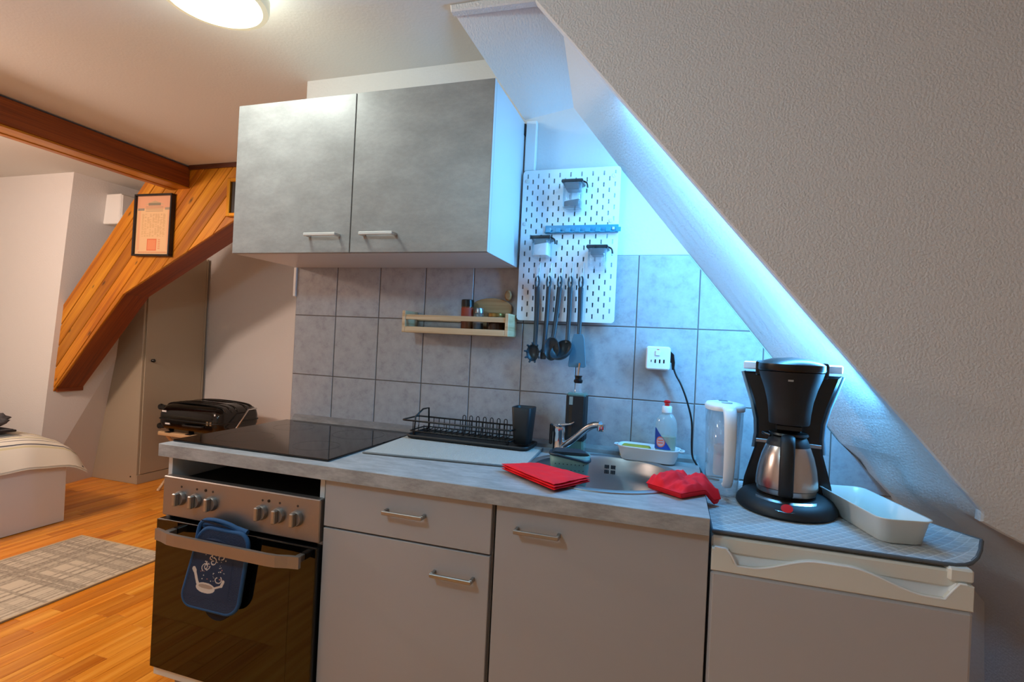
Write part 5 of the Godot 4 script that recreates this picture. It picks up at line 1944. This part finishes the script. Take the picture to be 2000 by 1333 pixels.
func coffee_machine(my: float) -> void:
	var o := thing("coffee_machine", "black filter coffee machine with steel flask on the quilted mat", "coffee machine", Vector3(1.206, my, 0.292), -0.19)
	var s := ns()
	# oval foot
	lathe(s, [0.0, 0.0, 0.118, 0.0, 0.122, 0.006, 0.120, 0.016, 0.108, 0.030, 0.09, 0.036, 0.0, 0.037], 48, Transform3D.IDENTITY, 0.98, 1.18)
	var base := put("base", s, M.black_matte, o)
	# steel inlay on the sloping front of the foot
	s = ns()
	s.set_smooth_group(1)
	var g := []
	for i in 4:
		var row := []
		var t := i / 3.0
		for k in 15:
			var a := lerpf(2.42, 0.72, k / 14.0)
			var m := 1.0 - absf(k - 7) / 7.0
			var tt := 1.0 - (1.0 - t) * sqrt(m)
			var r := lerpf(0.119, 0.092, tt)
			var y := lerpf(0.0175, 0.0362, tt)
			row.append(Vector3(cos(a) * r * 0.98, y + 0.0012, sin(a) * r * 1.18))
		g.append(row)
	g.reverse()
	sheet(s, g)
	put("steel_inlay", s, mat(Color(0.75, 0.74, 0.73), 0.22, 1.0), base)
	s = ns()
	lathe(s, [0.0, 0.0, 0.0115, 0.0, 0.0115, 0.004, 0.0, 0.005], 20, Transform3D(Basis(Vector3.RIGHT, 0.75), Vector3(0.004, 0.025, 0.127)), 1.15, 1.0)
	put("red_button", s, M.red_plastic, base)
	s = ns()
	lathe(s, [0.0, 0.037, 0.068, 0.037, 0.068, 0.040, 0.0, 0.040], 32, Transform3D(Basis.IDENTITY, Vector3(0, 0, 0.018)))
	put("hot_plate", s, M.black, base)
	# waisted back body
	var bp := PackedVector2Array()
	var left := []
	for e in [[0.106, 0.012], [0.102, 0.05], [0.092, 0.09], [0.080, 0.135], [0.076, 0.175], [0.078, 0.215], [0.088, 0.26], [0.102, 0.305], [0.114, 0.345]]:
		left.append(e)
	for e in left:
		bp.append(Vector2(e[0] * 1.03, e[1]))
	for i in range(left.size() - 1, -1, -1):
		bp.append(Vector2(-left[i][0] * 1.03, left[i][1]))
	s = ns()
	prism(s, bp, -0.098, -0.052, 0.006)
	put("back_body", s, M.black, o)
	for sg in [-1.0, 1.0]:
		# clear gauge down each flank, white cap and black arm on top
		s = ns()
		var gp := []
		for e in left.slice(3):
			gp.append(Vector3(sg * (e[0] * 1.03 + 0.002), e[1], -0.065))
		tube(s, gp, 0.006, 6, false, 0.7)
		put("water_gauge", s, mat(Color(0.45, 0.55, 0.6), 0.15), o)
		put("white_cap", box(Vector3(sg * 0.096 - 0.023, 0.352, -0.096), Vector3(sg * 0.096 + 0.023, 0.374, -0.05), 0.003), M.white_plastic, o)
		put("arm", box(Vector3(sg * 0.072 - 0.012, 0.338, -0.09), Vector3(sg * 0.072 + 0.012, 0.378, 0.02), 0.004), M.black, o)
		put("silver_band", box(Vector3(sg * 0.062 - 0.017, 0.152, -0.053), Vector3(sg * 0.062 + 0.016, 0.162, -0.048), 0.001), M.pull, o)
	# filter basket and lid
	s = ns()
	lathe(s, [0.0, 0.218, 0.046, 0.218, 0.0475, 0.222, 0.049, 0.245, 0.053, 0.275, 0.062, 0.31, 0.071, 0.335, 0.076, 0.352, 0.0, 0.353], 44, Transform3D(Basis.IDENTITY, Vector3(0, 0, 0.018)))
	var fb := put("filter_basket", s, M.black_matte, o)
	put("badge", box(Vector3(-0.006, 0.330, 0.0885), Vector3(0.006, 0.3345, 0.0905)), M.pull, fb)
	s = ns()
	lathe(s, [0.0, 0.354, 0.077, 0.354, 0.079, 0.358, 0.078, 0.372, 0.068, 0.379, 0.045, 0.386, 0.0, 0.390], 44, Transform3D(Basis.IDENTITY, Vector3(0, 0, 0.016)))
	put("lid", s, M.black, o)
	put("drip_stop", box(Vector3(-0.03, 0.2, -0.053), Vector3(0.03, 0.218, 0.045), 0.004), M.black, o)
	# flask
	var f := thing("coffee_flask", "brushed steel coffee flask with black handle in the coffee machine", "flask", Vector3(1.2025, my + 0.0405, 0.309), -0.19)
	s = ns()
	lathe(s, [0.0, 0.0, 0.066, 0.0, 0.069, 0.003, 0.070, 0.016, 0.0725, 0.018, 0.072, 0.035, 0.068, 0.065, 0.061, 0.095, 0.053, 0.118, 0.050, 0.123], 48)
	put("steel_body", s, mat(Color(0.72, 0.68, 0.66), 0.24, 1.0), f)
	s = ns()
	lathe(s, [0.051, 0.122, 0.0495, 0.128, 0.044, 0.141, 0.040, 0.146, 0.0, 0.147], 36)
	put("shoulder", s, M.black_matte, f)
	s = ns()
	lathe(s, [0.0, 0.147, 0.044, 0.147, 0.047, 0.150, 0.045, 0.155, 0.0, 0.157], 32)
	put("flask_lid", s, M.black, f)
	s = ns()
	tube(s, smooth_path([Vector3(0, 0.146, 0.036), Vector3(0, 0.145, 0.062), Vector3(0, 0.125, 0.079), Vector3(0, 0.08, 0.089), Vector3(0, 0.035, 0.089), Vector3(0, 0.014, 0.084), Vector3(0, 0.008, 0.074)], 5), 0.0165, 14, false, 0.5)
	put("handle", s, M.black_matte, f)
	s = ns()
	tube(s, smooth_path([Vector3(-0.046, 0.150, 0.01), Vector3(-0.058, 0.152, 0.03), Vector3(-0.04, 0.149, 0.045)], 4), 0.004, 6)
	put("spout_lip", s, M.black, f)
